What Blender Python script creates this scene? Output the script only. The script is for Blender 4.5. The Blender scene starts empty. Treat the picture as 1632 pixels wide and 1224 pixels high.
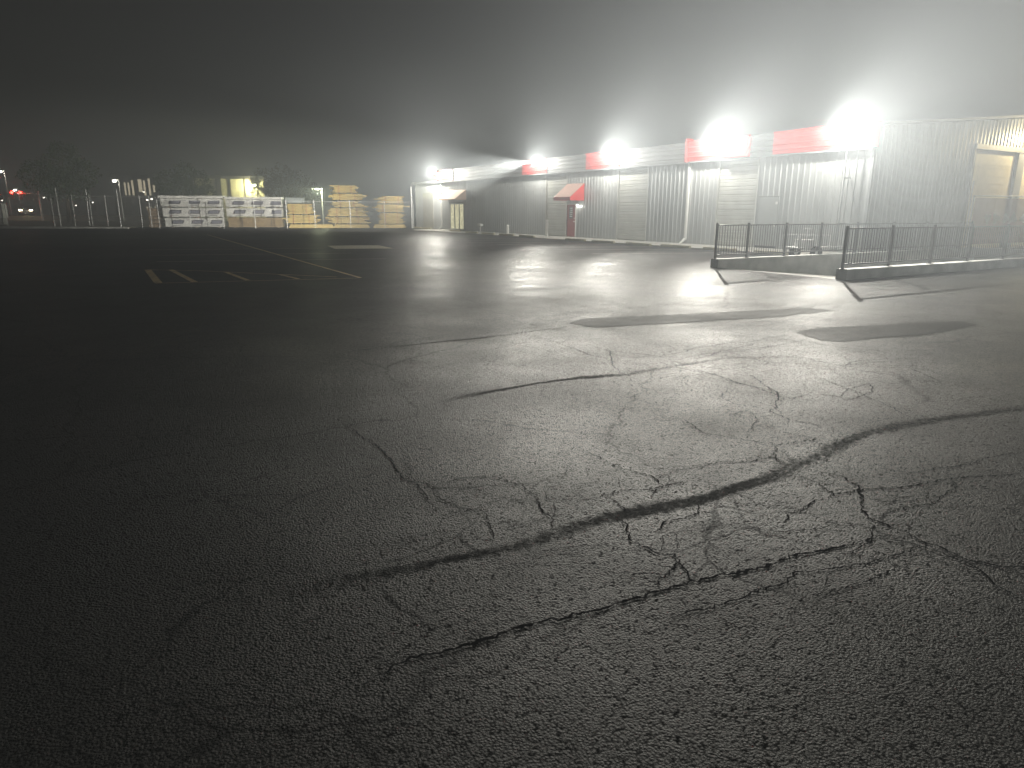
import bpy, bmesh, math, random
from mathutils import Matrix, Vector, noise
random.seed(7)
scene = bpy.context.scene
COL = scene.collection

# ---------------------------------------------------------------- camera
cam_d = bpy.data.cameras.new("camera")
cam_d.sensor_width = 36.0
cam_d.lens = 23.758
cam_d.clip_start = 0.05
cam_d.clip_end = 2000
cam = bpy.data.objects.new("camera", cam_d)
COL.objects.link(cam)
cam.matrix_world = Matrix((
    (0.86101542, 0.12280582, -0.49352932, 0.0),
    (-0.50856451, 0.21519168, -0.83369940, 0.0),
    (0.00382027, 0.96881953, 0.24773803, 1.65),
    (0, 0, 0, 1)))
scene.camera = cam

# ---------------------------------------------------------------- world, exposure
world = bpy.data.worlds.new("World")
scene.world = world
world.use_nodes = True
wn = world.node_tree
wn.nodes.clear()
w_out = wn.nodes.new('ShaderNodeOutputWorld')
w_bg = wn.nodes.new('ShaderNodeBackground')
w_bg.inputs['Color'].default_value = (0.0020, 0.0017, 0.0016, 1)   # overcast town sky at night
w_bg.inputs['Strength'].default_value = 1.0
w_bg2 = wn.nodes.new('ShaderNodeBackground')
w_sky = wn.nodes.new('ShaderNodeTexSky')
w_sky.sky_type = 'NISHITA'
w_sky.sun_disc = False
w_sky.sun_elevation = math.radians(-9)
w_sky.sun_rotation = math.radians(250)
w_bg2.inputs['Strength'].default_value = 0.02
w_add = wn.nodes.new('ShaderNodeAddShader')
wn.links.new(w_sky.outputs[0], w_bg2.inputs['Color'])
wn.links.new(w_bg.outputs[0], w_add.inputs[0])
wn.links.new(w_bg2.outputs[0], w_add.inputs[1])
wn.links.new(w_add.outputs[0], w_out.inputs['Surface'])
scene.view_settings.view_transform = 'Standard'
scene.view_settings.look = 'None'
scene.view_settings.exposure = 0.0
scene.view_settings.gamma = 1.0
scene.cycles.use_denoising = True
scene.cycles.max_bounces = 6
scene.cycles.volume_bounces = 0
scene.cycles.sample_clamp_indirect = 3.0
scene.cycles.sample_clamp_direct = 0.0

# ---------------------------------------------------------------- tuning values
LAMP_W = 950.0        # spill of each flood light back on to the wall
BEAM_W = 88000.0       # forward throw of each flood light over the lot
HAZE_DENSITY = 0.0092
BEAM_ANGLE = 52
LAMP_COL = (1.0, 0.965, 0.86)

# ---------------------------------------------------------------- materials
def mat(name, col, rough=0.6, metal=0.0, spec=0.5, emit=None, estr=0.0, noise_amt=0.0, noise_scale=4.0,
        bump=0.0, bump_scale=40.0, stretch=(1, 1, 1), rough_var=0.0):
    m = bpy.data.materials.new(name)
    m.use_nodes = True
    nt = m.node_tree
    b = nt.nodes['Principled BSDF']
    b.inputs['Base Color'].default_value = (*col, 1)
    b.inputs['Roughness'].default_value = rough
    b.inputs['Metallic'].default_value = metal
    b.inputs['Specular IOR Level'].default_value = spec
    if emit:
        b.inputs['Emission Color'].default_value = (*emit, 1)
        b.inputs['Emission Strength'].default_value = estr
    tc = nt.nodes.new('ShaderNodeTexCoord')
    mp = nt.nodes.new('ShaderNodeMapping')
    mp.inputs['Scale'].default_value = stretch
    nt.links.new(tc.outputs['Object'], mp.inputs['Vector'])
    if noise_amt > 0:
        n = nt.nodes.new('ShaderNodeTexNoise')
        n.inputs['Scale'].default_value = noise_scale
        n.inputs['Detail'].default_value = 6
        nt.links.new(mp.outputs[0], n.inputs['Vector'])
        r = nt.nodes.new('ShaderNodeMapRange')
        r.inputs['From Min'].default_value = 0.3
        r.inputs['From Max'].default_value = 0.7
        r.inputs['To Min'].default_value = 1 - noise_amt
        r.inputs['To Max'].default_value = 1 + noise_amt * 0.6
        nt.links.new(n.outputs['Fac'], r.inputs['Value'])
        mx = nt.nodes.new('ShaderNodeMix')
        mx.data_type = 'RGBA'
        mx.blend_type = 'MULTIPLY'
        mx.inputs['Factor'].default_value = 1
        mx.inputs['A'].default_value = (*col, 1)
        nt.links.new(r.outputs[0], mx.inputs['B'])
        nt.links.new(mx.outputs['Result'], b.inputs['Base Color'])
        if rough_var > 0:
            r2 = nt.nodes.new('ShaderNodeMapRange')
            r2.inputs['From Min'].default_value = 0.3
            r2.inputs['From Max'].default_value = 0.7
            r2.inputs['To Min'].default_value = rough - rough_var
            r2.inputs['To Max'].default_value = rough + rough_var
            nt.links.new(n.outputs['Fac'], r2.inputs['Value'])
            nt.links.new(r2.outputs[0], b.inputs['Roughness'])
    if bump > 0:
        n = nt.nodes.new('ShaderNodeTexNoise')
        n.inputs['Scale'].default_value = bump_scale
        n.inputs['Detail'].default_value = 5
        nt.links.new(mp.outputs[0], n.inputs['Vector'])
        bp = nt.nodes.new('ShaderNodeBump')
        bp.inputs['Strength'].default_value = bump
        bp.inputs['Distance'].default_value = 0.01
        nt.links.new(n.outputs['Fac'], bp.inputs['Height'])
        nt.links.new(bp.outputs[0], b.inputs['Normal'])
    return m

PIT_LO, PIT_HI, GLOSS = 0.0, 0.48, 0.80

def asphalt(name, base, rough, voronoi_cracks=True, pebble=1.0, tone=1.0):
    m = bpy.data.materials.new(name)
    m.use_nodes = True
    nt = m.node_tree
    N, L = nt.nodes.new, nt.links.new
    b = nt.nodes['Principled BSDF']
    tc = N('ShaderNodeTexCoord')
    def tex_noise(scale, detail=5, rg=0.55, vec=None, dist=0.0):
        n = N('ShaderNodeTexNoise')
        n.inputs['Scale'].default_value = scale
        n.inputs['Detail'].default_value = detail
        n.inputs['Roughness'].default_value = rg
        n.inputs['Distortion'].default_value = dist
        L(vec if vec else tc.outputs['Object'], n.inputs['Vector'])
        return n
    def rng(src, a, b_, c, d, clamp=True):
        r = N('ShaderNodeMapRange')
        r.clamp = clamp
        r.inputs['From Min'].default_value = a
        r.inputs['From Max'].default_value = b_
        r.inputs['To Min'].default_value = c
        r.inputs['To Max'].default_value = d
        L(src, r.inputs['Value'])
        return r.outputs[0]
    def op(kind, a, b_):
        n = N('ShaderNodeMath')
        n.operation = kind
        for k, v in enumerate((a, b_)):
            if isinstance(v, (int, float)):
                n.inputs[k].default_value = v
            else:
                L(v, n.inputs[k])
        return n.outputs[0]
    big = tex_noise(0.16, 6)
    mid = tex_noise(0.9, 6, 0.62)
    fine = tex_noise(26, 4, 0.6)
    # aggregate: stones of 6 to 15 mm
    peb = N('ShaderNodeTexVoronoi')
    peb.feature = 'SMOOTH_F1'
    peb.inputs['Scale'].default_value = 96
    peb.inputs['Smoothness'].default_value = 0.35
    peb.inputs['Randomness'].default_value = 1.0
    L(tc.outputs['Object'], peb.inputs['Vector'])
    peb2 = tex_noise(105, 5, 0.7)
    holes = tex_noise(24, 4, 0.6)
    h = op('ADD', op('MULTIPLY', peb.outputs['Distance'], -1.1), op('MULTIPLY', peb2.outputs['Fac'], 1.3))
    h = op('ADD', h, op('MULTIPLY', rng(holes.outputs['Fac'], 0.25, 0.5, 0, 1), 0.40))
    bp = N('ShaderNodeBump')
    bp.inputs['Strength'].default_value = 1.0
    bp.inputs['Distance'].default_value = 0.0068 * pebble
    L(h, bp.inputs['Height'])
    bp2 = N('ShaderNodeBump')           # gentle unevenness of the paving
    bp2.inputs['Strength'].default_value = 1.0
    bp2.inputs['Distance'].default_value = 0.022
    L(mid.outputs['Fac'], bp2.inputs['Height'])
    L(bp.outputs[0], bp2.inputs['Normal'])
    normal = bp2.outputs[0]
    col = rng(big.outputs['Fac'], 0.3, 0.7, 0.75 * tone, 1.25 * tone)
    col = op('MULTIPLY', col, rng(mid.outputs['Fac'], 0.3, 0.7, 0.8, 1.2))
    col = op('MULTIPLY', col, rng(fine.outputs['Fac'], 0.3, 0.7, 0.6, 1.4))
    rgh = rng(big.outputs['Fac'], 0.35, 0.65, rough + 0.06, rough - 0.06)
    rgh = op('ADD', rgh, rng(mid.outputs['Fac'], 0.3, 0.7, -0.06, 0.06))
    spec = 0.5
    if voronoi_cracks:
        # hairline alligator cracking in patches
        wob = tex_noise(2.2, 5, 0.6)
        vm = N('ShaderNodeVectorMath')
        vm.operation = 'MULTIPLY_ADD'
        L(wob.outputs['Color'], vm.inputs[0])
        vm.inputs[1].default_value = (0.42, 0.42, 0)
        L(tc.outputs['Object'], vm.inputs[2])
        v = N('ShaderNodeTexVoronoi')
        v.feature = 'DISTANCE_TO_EDGE'
        v.inputs['Scale'].default_value = 1.15
        L(vm.outputs[0], v.inputs['Vector'])
        v2 = N('ShaderNodeTexVoronoi')
        v2.feature = 'DISTANCE_TO_EDGE'
        v2.inputs['Scale'].default_value = 0.33
        L(vm.outputs[0], v2.inputs['Vector'])
        mask = rng(tex_noise(0.33, 3).outputs['Fac'], 0.45, 0.54, 0, 1)
        c1 = op('MULTIPLY', rng(v.outputs['Distance'], 0.0, 0.013, 1, 0), mask)
        c2 = op('MULTIPLY', rng(v2.outputs['Distance'], 0.0, 0.005, 1, 0), rng(tex_noise(0.2, 2).outputs['Fac'], 0.36, 0.46, 0, 1))
        crack = op('MAXIMUM', c1, c2)
        inv = op('SUBTRACT', 1.0, op('MULTIPLY', crack, 0.85))
        col = op('MULTIPLY', col, inv)
        s_ = op("MULTIPLY", inv, 0.05)
        L(s_, b.inputs['Specular IOR Level'])
    else:
        b.inputs['Specular IOR Level'].default_value = 0.03
    cc = N('ShaderNodeVectorMath')
    cc.operation = 'SCALE'
    cc.inputs[0].default_value = base
    L(col, cc.inputs['Scale'])
    L(cc.outputs[0], b.inputs['Base Color'])
    L(rgh, b.inputs['Roughness'])
    L(normal, b.inputs['Normal'])
    # only the worn tops of the stones shine; the pits between them are dull
    pit = N('ShaderNodeBsdfDiffuse')
    pit.inputs['Color'].default_value = (*[c * 0.7 for c in base], 1)
    L(normal, pit.inputs['Normal'])
    mx = N('ShaderNodeMixShader')
    L(op('MULTIPLY', rng(h, PIT_LO, PIT_HI, 0.0, 1.0), GLOSS * (1.0 if voronoi_cracks else 0.80)), mx.inputs['Fac'])
    L(pit.outputs[0], mx.inputs[1])
    L(b.outputs[0], mx.inputs[2])
    L(mx.outputs[0], nt.nodes['Material Output'].inputs['Surface'])
    return m

def soft_stain(name, col, rough, spec, strength=0.85):
    # tar band whose edges break up: the mesh carries how far each point is from the band's middle
    m = mat(name, col, rough, spec=spec, bump=0.7, bump_scale=80)
    nt = m.node_tree
    b = nt.nodes['Principled BSDF']
    at = nt.nodes.new('ShaderNodeAttribute')
    at.attribute_name = 'core'
    n = nt.nodes.new('ShaderNodeTexNoise')
    n.inputs['Scale'].default_value = 26
    n.inputs['Detail'].default_value = 6
    tc = nt.nodes.new('ShaderNodeTexCoord')
    nt.links.new(tc.outputs['Object'], n.inputs['Vector'])
    r = nt.nodes.new('ShaderNodeMapRange')
    r.inputs['From Min'].default_value = 0.3
    r.inputs['From Max'].default_value = 0.7
    r.inputs['To Min'].default_value = -0.45
    r.inputs['To Max'].default_value = 0.45
    nt.links.new(n.outputs['Fac'], r.inputs['Value'])
    a = nt.nodes.new('ShaderNodeMath')
    nt.links.new(at.outputs['Fac'], a.inputs[0])
    nt.links.new(r.outputs[0], a.inputs[1])
    r2 = nt.nodes.new('ShaderNodeMapRange')
    r2.inputs['From Min'].default_value = 0.1
    r2.inputs['From Max'].default_value = 0.85
    r2.inputs['To Max'].default_value = strength
    nt.links.new(a.outputs[0], r2.inputs['Value'])
    nt.links.new(r2.outputs[0], b.inputs['Alpha'])
    return m

def sheer(name, col, alpha, rough=0.7):
    m = bpy.data.materials.new(name)
    m.use_nodes = True
    nt = m.node_tree
    b = nt.nodes['Principled BSDF']
    b.inputs['Base Color'].default_value = (*col, 1)
    b.inputs['Roughness'].default_value = rough
    b.inputs['Alpha'].default_value = alpha
    return m

M = {
    'asphalt': asphalt('asphalt', (0.007, 0.0066, 0.0053), 0.50),
    'patch': asphalt('patch_asphalt', (0.012, 0.012, 0.012), 0.56, False, 0.8, 0.9),
    'sealer': soft_stain('crack_sealer', (0.011, 0.011, 0.010), 0.9, 0.0, 0.72),
    'crack': mat('crack_void', (0.003, 0.003, 0.003), 1.0, spec=0.0),
    'concrete': mat('concrete', (0.36, 0.35, 0.32), 0.85, noise_amt=0.3, noise_scale=2.5, bump=0.3, bump_scale=30),
    'concrete_dark': mat('weathered_concrete', (0.36, 0.36, 0.34), 0.85, noise_amt=0.35, noise_scale=1.7, bump=0.3, bump_scale=30),
    'stop': mat('wheel_stop_concrete', (0.52, 0.47, 0.33), 0.8, noise_amt=0.3, noise_scale=5, bump=0.2, bump_scale=40),
    'paint_yellow': mat('worn_yellow_paint', (0.62, 0.46, 0.20), 0.6, noise_amt=0.6, noise_scale=5, bump=0.3, bump_scale=60),
    'paint_white': mat('worn_white_paint', (0.50, 0.48, 0.41), 0.6, noise_amt=0.7, noise_scale=4, bump=0.3, bump_scale=60),
    'metal_wall': mat('galvanised_sheet', (0.40, 0.41, 0.41), 0.42, metal=0.35, noise_amt=0.15, noise_scale=1.2, stretch=(1, 1, .2), rough_var=0.08),
    'metal_door': mat('roller_door_sheet', (0.50, 0.50, 0.47), 0.45, metal=0.3, noise_amt=0.12, noise_scale=1.5, rough_var=0.06),
    'grey_door': mat('grey_door_paint', (0.30, 0.31, 0.31), 0.5, noise_amt=0.08),
    'trim_white': mat('white_trim', (0.75, 0.75, 0.72), 0.5, noise_amt=0.08, noise_scale=3),
    'trim_grey': mat('grey_trim', (0.22, 0.23, 0.24), 0.5, noise_amt=0.1),
    'red': mat('red_sheet_paint', (0.55, 0.022, 0.020), 0.38, noise_amt=0.12, noise_scale=2),
    'fascia_veiled': mat('veiled_fascia_tone', (0.13, 0.13, 0.135), 0.5, metal=0.2, noise_amt=0.12, noise_scale=2),  # grey stands in for red fascia unlit and veiled by glare
    'red_dull': mat('dull_red_paint', (0.30, 0.035, 0.035), 0.5, noise_amt=0.1),
    'awning_red_lit': mat('awning_red_cloth_in_glare', (0.74, 0.46, 0.38), 0.8, noise_amt=0.15),  # red cloth paled: lamp glare on its top is put into the colour
    'awning_tan': mat('awning_faded_cloth', (0.62, 0.40, 0.27), 0.8, noise_amt=0.12),
    'roof': mat('roof_sheet', (0.25, 0.25, 0.26), 0.55, metal=0.4, noise_amt=0.1),
    'black_metal': mat('dark_railing_paint', (0.10, 0.10, 0.10), 0.5),
    'steel': mat('galvanised_steel', (0.6, 0.6, 0.6), 0.45, metal=0.25, noise_amt=0.15),
    'cream': mat('cream_panel', (0.62, 0.56, 0.40), 0.6, noise_amt=0.1),
    'wood': mat('pine_board', (0.66, 0.49, 0.16), 0.75, noise_amt=0.35, noise_scale=3, stretch=(0.25, 0.25, 9)),
    'wood_brown': mat('brown_board', (0.34, 0.24, 0.12), 0.8, noise_amt=0.35, noise_scale=3, stretch=(0.3, 0.3, 9)),
    'wood_grey': mat('weathered_pallet_wood', (0.24, 0.17, 0.11), 0.85, noise_amt=0.4, noise_scale=3),
    'wrap': mat('lumber_wrap', (0.72, 0.71, 0.68), 0.45, noise_amt=0.18, noise_scale=1.6, bump=0.5, bump_scale=4),
    'wrap_grey': mat('grey_lumber_wrap', (0.30, 0.33, 0.32), 0.5, noise_amt=0.2, noise_scale=3),
    'ink': mat('wrap_print', (0.055, 0.055, 0.09), 0.5),
    'ink_grey': mat('wrap_print_grey', (0.30, 0.30, 0.36), 0.5),
    'strap': mat('steel_strap', (0.06, 0.05, 0.05), 0.5),
    'strap_red': mat('red_strap', (0.40, 0.07, 0.03), 0.5),
    'banner': sheer('mesh_banner', (0.34, 0.12, 0.12), 0.62),
    'banner_print': sheer('banner_print', (0.62, 0.60, 0.50), 0.75),
    'chain': sheer('chain_link_weave', (0.35, 0.35, 0.35), 0.10),
    'bark': mat('bark', (0.10, 0.07, 0.05), 0.9, noise_amt=0.3),
    'leaf': mat('leaves', (0.055, 0.085, 0.030), 0.65, noise_amt=0.6, noise_scale=0.8),
    'leaf2': mat('leaves_brownish', (0.11, 0.09, 0.05), 0.7, noise_amt=0.5, noise_scale=0.8),
    'dirt': mat('verge_soil', (0.09, 0.08, 0.06), 0.95, noise_amt=0.4, noise_scale=1.5, bump=0.5, bump_scale=8),
    'yellow_wall': mat('tilt_up_wall_paint', (0.60, 0.57, 0.38), 0.8, noise_amt=0.15, noise_scale=0.6),
    'dark_wall': mat('dark_cladding', (0.05, 0.05, 0.05), 0.8),
    'car_paint': mat('dark_car_paint', (0.05, 0.05, 0.06), 0.3, metal=0.2),
    'glass_dark': mat('dark_glass', (0.02, 0.02, 0.022), 0.1),
    'tyre': mat('tyre_rubber', (0.02, 0.02, 0.02), 0.9),
    'signal': mat('signal_housing', (0.03, 0.03, 0.03), 0.6),
    'lens_white': mat('lit_flood_lens', (1, 1, 1), 0.4, emit=(1, 0.98, 0.92), estr=50),
    'lens_far': mat('lit_far_lens', (1, 1, 1), 0.4, emit=(1, 0.95, 0.80), estr=9),
    'lens_green': mat('lit_yard_lens', (1, 1, 1), 0.4, emit=(0.90, 1, 0.55), estr=14),
    'lens_red': mat('lit_red_lens', (1, .1, .1), 0.4, emit=(1, 0.03, 0.02), estr=60),
    'headlight': mat('lit_headlight', (1, 1, 1), 0.4, emit=(1, 0.86, 0.55), estr=26),
    'dial': mat('red_pilot', (1, 1, 1), 0.4),
}

def pane_material():
    m = bpy.data.materials.new('lit_shop_pane')
    m.use_nodes = True
    nt = m.node_tree
    b = nt.nodes['Principled BSDF']
    b.inputs['Base Color'].default_value = (0.1, 0.1, 0.08, 1)
    b.inputs['Roughness'].default_value = 0.15
    tc = nt.nodes.new('ShaderNodeTexCoord')
    mp = nt.nodes.new('ShaderNodeMapping')
    mp.inputs['Scale'].default_value = (6, 6, 7)
    n = nt.nodes.new('ShaderNodeTexVoronoi')
    n.inputs['Scale'].default_value = 1.4
    r = nt.nodes.new('ShaderNodeValToRGB')
    r.color_ramp.elements[0].color = (0.35, 0.32, 0.16, 1)
    r.color_ramp.elements[1].color = (1.0, 0.95, 0.62, 1)
    r.color_ramp.elements[1].position = 0.8
    nt.links.new(tc.outputs['Object'], mp.inputs[0])
    nt.links.new(mp.outputs[0], n.inputs['Vector'])
    nt.links.new(n.outputs['Color'], r.inputs['Fac'])
    nt.links.new(r.outputs[0], b.inputs['Emission Color'])
    b.inputs['Emission Strength'].default_value = 0.9
    return m
M['pane'] = pane_material()
M['lit_window'] = mat('lit_window', (0.3, 0.3, 0.2), 0.3, emit=(1, 0.86, 0.60), estr=1.0)

# ---------------------------------------------------------------- mesh helpers
class MB:
    """collects boxes, bars, tubes and sheets, then links them as ONE mesh object"""
    def __init__(self):
        self.v, self.f = [], []
    def quad(self, a, b, c, d):
        n = len(self.v)
        self.v += [a, b, c, d]
        self.f.append((n, n + 1, n + 2, n + 3))
    def poly(self, pts):
        n = len(self.v)
        self.v += list(pts)
        self.f.append(tuple(range(n, n + len(pts))))
    def box(self, x0, x1, y0, y1, z0, z1):
        n = len(self.v)
        self.v += [(x0, y0, z0), (x1, y0, z0), (x1, y1, z0), (x0, y1, z0), (x0, y0, z1), (x1, y0, z1), (x1, y1, z1), (x0, y1, z1)]
        for q in ((0, 3, 2, 1), (4, 5, 6, 7), (0, 1, 5, 4), (1, 2, 6, 5), (2, 3, 7, 6), (3, 0, 4, 7)):
            self.f.append(tuple(n + i for i in q))
    def hexa(self, p):
        n = len(self.v)
        self.v += [tuple(q) for q in p]
        for q in ((0, 3, 2, 1), (4, 5, 6, 7), (0, 1, 5, 4), (1, 2, 6, 5), (2, 3, 7, 6), (3, 0, 4, 7)):
            self.f.append(tuple(n + i for i in q))
    def tube(self, a, b, r0, r1=None, seg=8, cap=True):
        r1 = r0 if r1 is None else r1
        a, b = Vector(a), Vector(b)
        d = (b - a).normalized()
        u = d.cross(Vector((0, 0, 1)) if abs(d.z) < 0.9 else Vector((1, 0, 0))).normalized()
        w = d.cross(u)
        n = len(self.v)
        for k in range(seg):
            t = 2 * math.pi * k / seg
            o = u * math.cos(t) + w * math.sin(t)
            self.v.append(tuple(a + o * r0))
            self.v.append(tuple(b + o * r1))
        for k in range(seg):
            i, j = n + 2 * k, n + 2 * ((k + 1) % seg)
            self.f.append((i, i + 1, j + 1, j))
        if cap:
            self.f.append(tuple(n + 2 * k for k in range(seg)))
            self.f.append(tuple(n + 2 * k + 1 for k in reversed(range(seg))))
    def extrude(self, prof, a, b, axis_map):
        """prof: list of 2d points (closed outline); axis_map(u, v, s) -> xyz; prism from s=a to s=b"""
        n = len(self.v)
        k = len(prof)
        for s in (a, b):
            self.v += [axis_map(p[0], p[1], s) for p in prof]
        for i in range(k):
            j = (i + 1) % k
            self.f.append((n + i, n + j, n + k + j, n + k + i))
        self.f.append(tuple(n + i for i in reversed(range(k))))
        self.f.append(tuple(n + k + i for i in range(k)))
    def build(self, name, material, parent=None, bevel=0.0, smooth=False):
        me = bpy.data.meshes.new(name)
        me.from_pydata([tuple(map(float, p)) for p in self.v], [], self.f)
        me.update()
        if smooth:
            for p in me.polygons:
                p.use_smooth = True
        o = bpy.data.objects.new(name, me)
        me.materials.append(material)
        COL.objects.link(o)
        if parent:
            o.parent = parent
        if bevel > 0:
            bv = o.modifiers.new('bevel', 'BEVEL')
            bv.width = bevel
            bv.segments = 2
            bv.limit_method = 'ANGLE'
        return o

def tag(o, label=None, cat=None, group=None, kind=None):
    if label: o['label'] = label
    if cat: o['category'] = cat
    if group: o['group'] = group
    if kind: o['kind'] = kind
    return o

def empty(name, loc=(0, 0, 0), rz=0.0, label=None, cat=None, group=None):
    o = bpy.data.objects.new(name, None)
    o.empty_display_size = 0.3
    COL.objects.link(o)
    o.location = loc
    o.rotation_euler = (0, 0, rz)
    return tag(o, label, cat, group)

def copy_tree(o, parent=None):
    c = o.copy()
    COL.objects.link(c)
    c.parent = parent
    for ch in list(o.children):
        copy_tree(ch, c)
    return c

def beam(name, loc, aim, watts, col, angle=172, r=0.04):
    d = bpy.data.lights.new(name, 'SPOT')
    d.energy = watts
    d.color = col
    d.spot_size = math.radians(angle)
    d.spot_blend = 1.0
    d.shadow_soft_size = r
    o = bpy.data.objects.new(name, d)
    COL.objects.link(o)
    o.location = loc
    o.rotation_euler = Vector(aim).to_track_quat('-Z', 'Y').to_euler()
    return o

def lamp(name, loc, watts, col, r=0.08, parent=None):
    d = bpy.data.lights.new(name, 'POINT')
    d.energy = watts
    d.color = col
    d.shadow_soft_size = r
    o = bpy.data.objects.new(name, d)
    COL.objects.link(o)
    o.location = loc
    if parent: o.parent = parent
    return o
CRACKS = [
    (0.022, [(0.57, 2.08), (0.76, 2.1), (0.96, 2.06), (1.13, 2.07), (1.34, 2.08), (1.49, 2.05), (1.62, 2.02), (1.79, 2.01), (1.95, 1.99), (2.14, 1.96), (2.33, 1.94), (2.48, 1.89), (2.73, 1.9), (2.92, 1.86), (3.07, 1.85), (3.34, 1.79), (3.44, 1.74)]),
    (0.014, [(3.44, 1.74), (3.44, 1.62), (3.46, 1.44), (3.51, 1.34), (3.59, 1.26), (3.77, 1.11)]),
    (0.016, [(3.44, 1.62), (3.48, 1.84), (3.49, 1.97), (3.63, 2.13), (3.83, 2.28), (3.9, 2.42), (3.83, 2.56)]),
    (0.014, [(2.14, 1.96), (2.17, 2.04), (2.24, 2.2), (2.18, 2.24), (2.18, 2.43), (2.26, 2.59), (2.27, 2.68)]),
    (0.008, [(2.23, 2.17), (2.16, 2.11), (2.01, 2.06), (1.94, 2.0)]),
    (0.009, [(3.44, 1.62), (3.27, 1.65), (3.01, 1.68), (2.82, 1.72), (2.61, 1.78), (2.49, 1.75), (2.28, 1.78), (1.95, 1.8), (1.81, 1.81)]),
    (0.007, [(3.11, 1.56), (2.89, 1.55), (2.69, 1.6), (2.5, 1.63)]),
    (0.016, [(1.48, 5.21), (1.49, 4.84), (1.51, 4.34), (1.46, 4.02), (1.47, 3.77), (1.55, 3.61), (1.51, 3.47)]),
    (0.007, [(1.51, 3.47), (1.56, 3.23), (1.64, 3.09), (1.57, 2.87), (1.5, 2.75)]),
    (0.009, [(1.58, 3.62), (1.76, 3.64), (1.97, 3.54), (2.02, 3.31), (2.04, 3.16), (1.96, 3.0), (1.93, 2.83), (1.86, 2.74)]),
    (0.007, [(2.07, 3.03), (2.25, 2.96), (2.49, 2.95), (2.68, 2.9), (2.85, 2.89), (3.05, 2.85)]),
    (0.008, [(2.76, 3.74), (2.79, 3.48), (2.76, 3.27), (2.83, 3.02), (2.81, 2.86), (2.64, 2.81), (2.65, 2.7)]),
    (0.006, [(1.64, 2.87), (1.84, 2.88), (2.03, 2.84), (2.1, 2.73)]),
    (0.006, [(2.41, 2.99), (2.39, 2.8), (2.37, 2.68)]),
    (0.007, [(2.81, 2.99), (3.03, 3.03), (3.25, 2.99), (3.45, 3.01), (3.57, 2.9), (3.82, 2.89), (3.79, 2.72)]),
    (0.012, [(5.73, 4.85), (5.48, 4.36), (5.29, 4.05), (4.87, 3.68), (4.72, 3.66), (4.66, 3.39), (4.73, 3.15), (4.73, 2.94)]),
    (0.01, [(5.32, 5.08), (5.33, 4.75), (5.29, 4.47), (5.24, 4.08), (5.24, 3.82), (5.52, 3.84)]),
    (0.012, [(5.39, 3.82), (5.62, 3.78), (5.67, 3.66), (6.0, 3.78), (6.37, 3.79), (6.1, 3.59), (5.58, 3.51), (5.64, 3.67)]),
    (0.008, [(6.19, 4.26), (6.07, 3.97), (6.0, 3.72), (5.83, 3.36), (5.6, 2.95)]),
    (0.007, [(4.28, 3.71), (4.56, 3.75), (4.44, 3.55), (4.08, 3.34)]),
    (0.007, [(3.78, 3.99), (3.92, 3.85), (3.79, 3.51), (3.92, 3.26), (4.05, 3.03)]),
    (0.008, [(4.32, 3.21), (4.42, 2.98), (4.03, 3.01), (3.82, 2.86), (3.74, 2.71)]),
    (0.01, [(3.66, 2.61), (3.67, 2.44), (3.59, 2.26), (3.83, 2.21), (4.13, 2.11), (4.41, 2.07), (4.67, 1.98), (4.99, 1.85)]),
    (0.008, [(3.59, 2.26), (3.41, 2.26), (3.22, 2.22), (3.13, 2.23), (3.0, 2.17)]),
    (0.007, [(3.49, 1.97), (3.76, 1.94), (4.02, 1.9), (4.37, 1.97), (4.52, 2.07)]),
    (0.006, [(3.76, 2.16), (3.77, 2.05), (3.94, 2.0), (4.15, 1.93)]),
    (0.008, [(2.84, 2.59), (2.68, 2.48), (2.47, 2.51), (2.32, 2.43)]),
    (0.006, [(3.0, 2.6), (3.01, 2.49), (3.12, 2.37), (3.29, 2.33)]),
    (0.007, [(4.27, 2.4), (4.34, 2.23), (4.64, 2.19), (4.98, 2.12), (5.47, 2.06)]),
    (0.012, [(5.17, 6.78), (5.13, 6.35), (4.82, 5.91), (4.49, 5.39)]),
    (0.01, [(4.9, 7.71), (4.89, 6.94), (4.81, 6.31), (4.85, 6.01)]),
    (0.01, [(4.49, 5.39), (4.85, 5.35), (5.22, 5.31), (5.32, 5.08), (5.33, 4.75)]),
    (0.008, [(5.45, 5.55), (5.99, 5.65), (6.53, 5.55), (7.27, 5.6), (8.02, 5.68)]),
    (0.008, [(5.47, 5.74), (6.18, 5.93), (6.77, 5.97), (7.5, 5.97), (8.24, 6.0)]),
    (0.008, [(5.6, 5.47), (6.27, 5.62), (7.24, 5.86)]),
    (0.008, [(6.94, 5.33), (6.86, 4.75), (6.9, 4.46), (7.3, 4.5), (7.98, 4.31)]),
    (0.008, [(4.88, 8.0), (5.66, 8.05), (6.21, 7.87)]),
    (0.008, [(8.01, 10.17), (7.86, 9.09), (8.47, 9.12), (9.48, 9.36), (9.73, 8.81)]),
    (0.008, [(9.19, 10.65), (9.41, 9.62), (9.46, 8.86), (10.18, 8.76)]),
    (0.008, [(9.12, 7.7), (10.29, 7.74), (11.6, 7.78), (13.08, 7.59), (14.83, 7.57)]),
    (0.01, [(12.76, 15.67), (14.02, 16.31), (15.83, 17.46)]),
    (0.01, [(14.87, 18.97), (15.07, 17.86), (13.77, 14.65), (13.85, 13.27)]),
    (0.012, [(14.73, 9.7), (16.55, 9.2), (18.5, 9.19), (21.78, 9.03)]),
    (0.012, [(18.21, 9.35), (17.57, 8.16), (17.46, 7.18)]),
    (0.006, [(1.43, 3.21), (1.64, 3.16), (1.82, 3.18), (2.0, 3.13)]),
    (0.006, [(1.61, 2.57), (1.83, 2.55), (1.97, 2.49), (2.12, 2.46)]),
    (0.006, [(2.8, 2.28), (2.92, 2.12), (3.11, 2.04), (3.2, 1.92)]),
]
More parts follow.
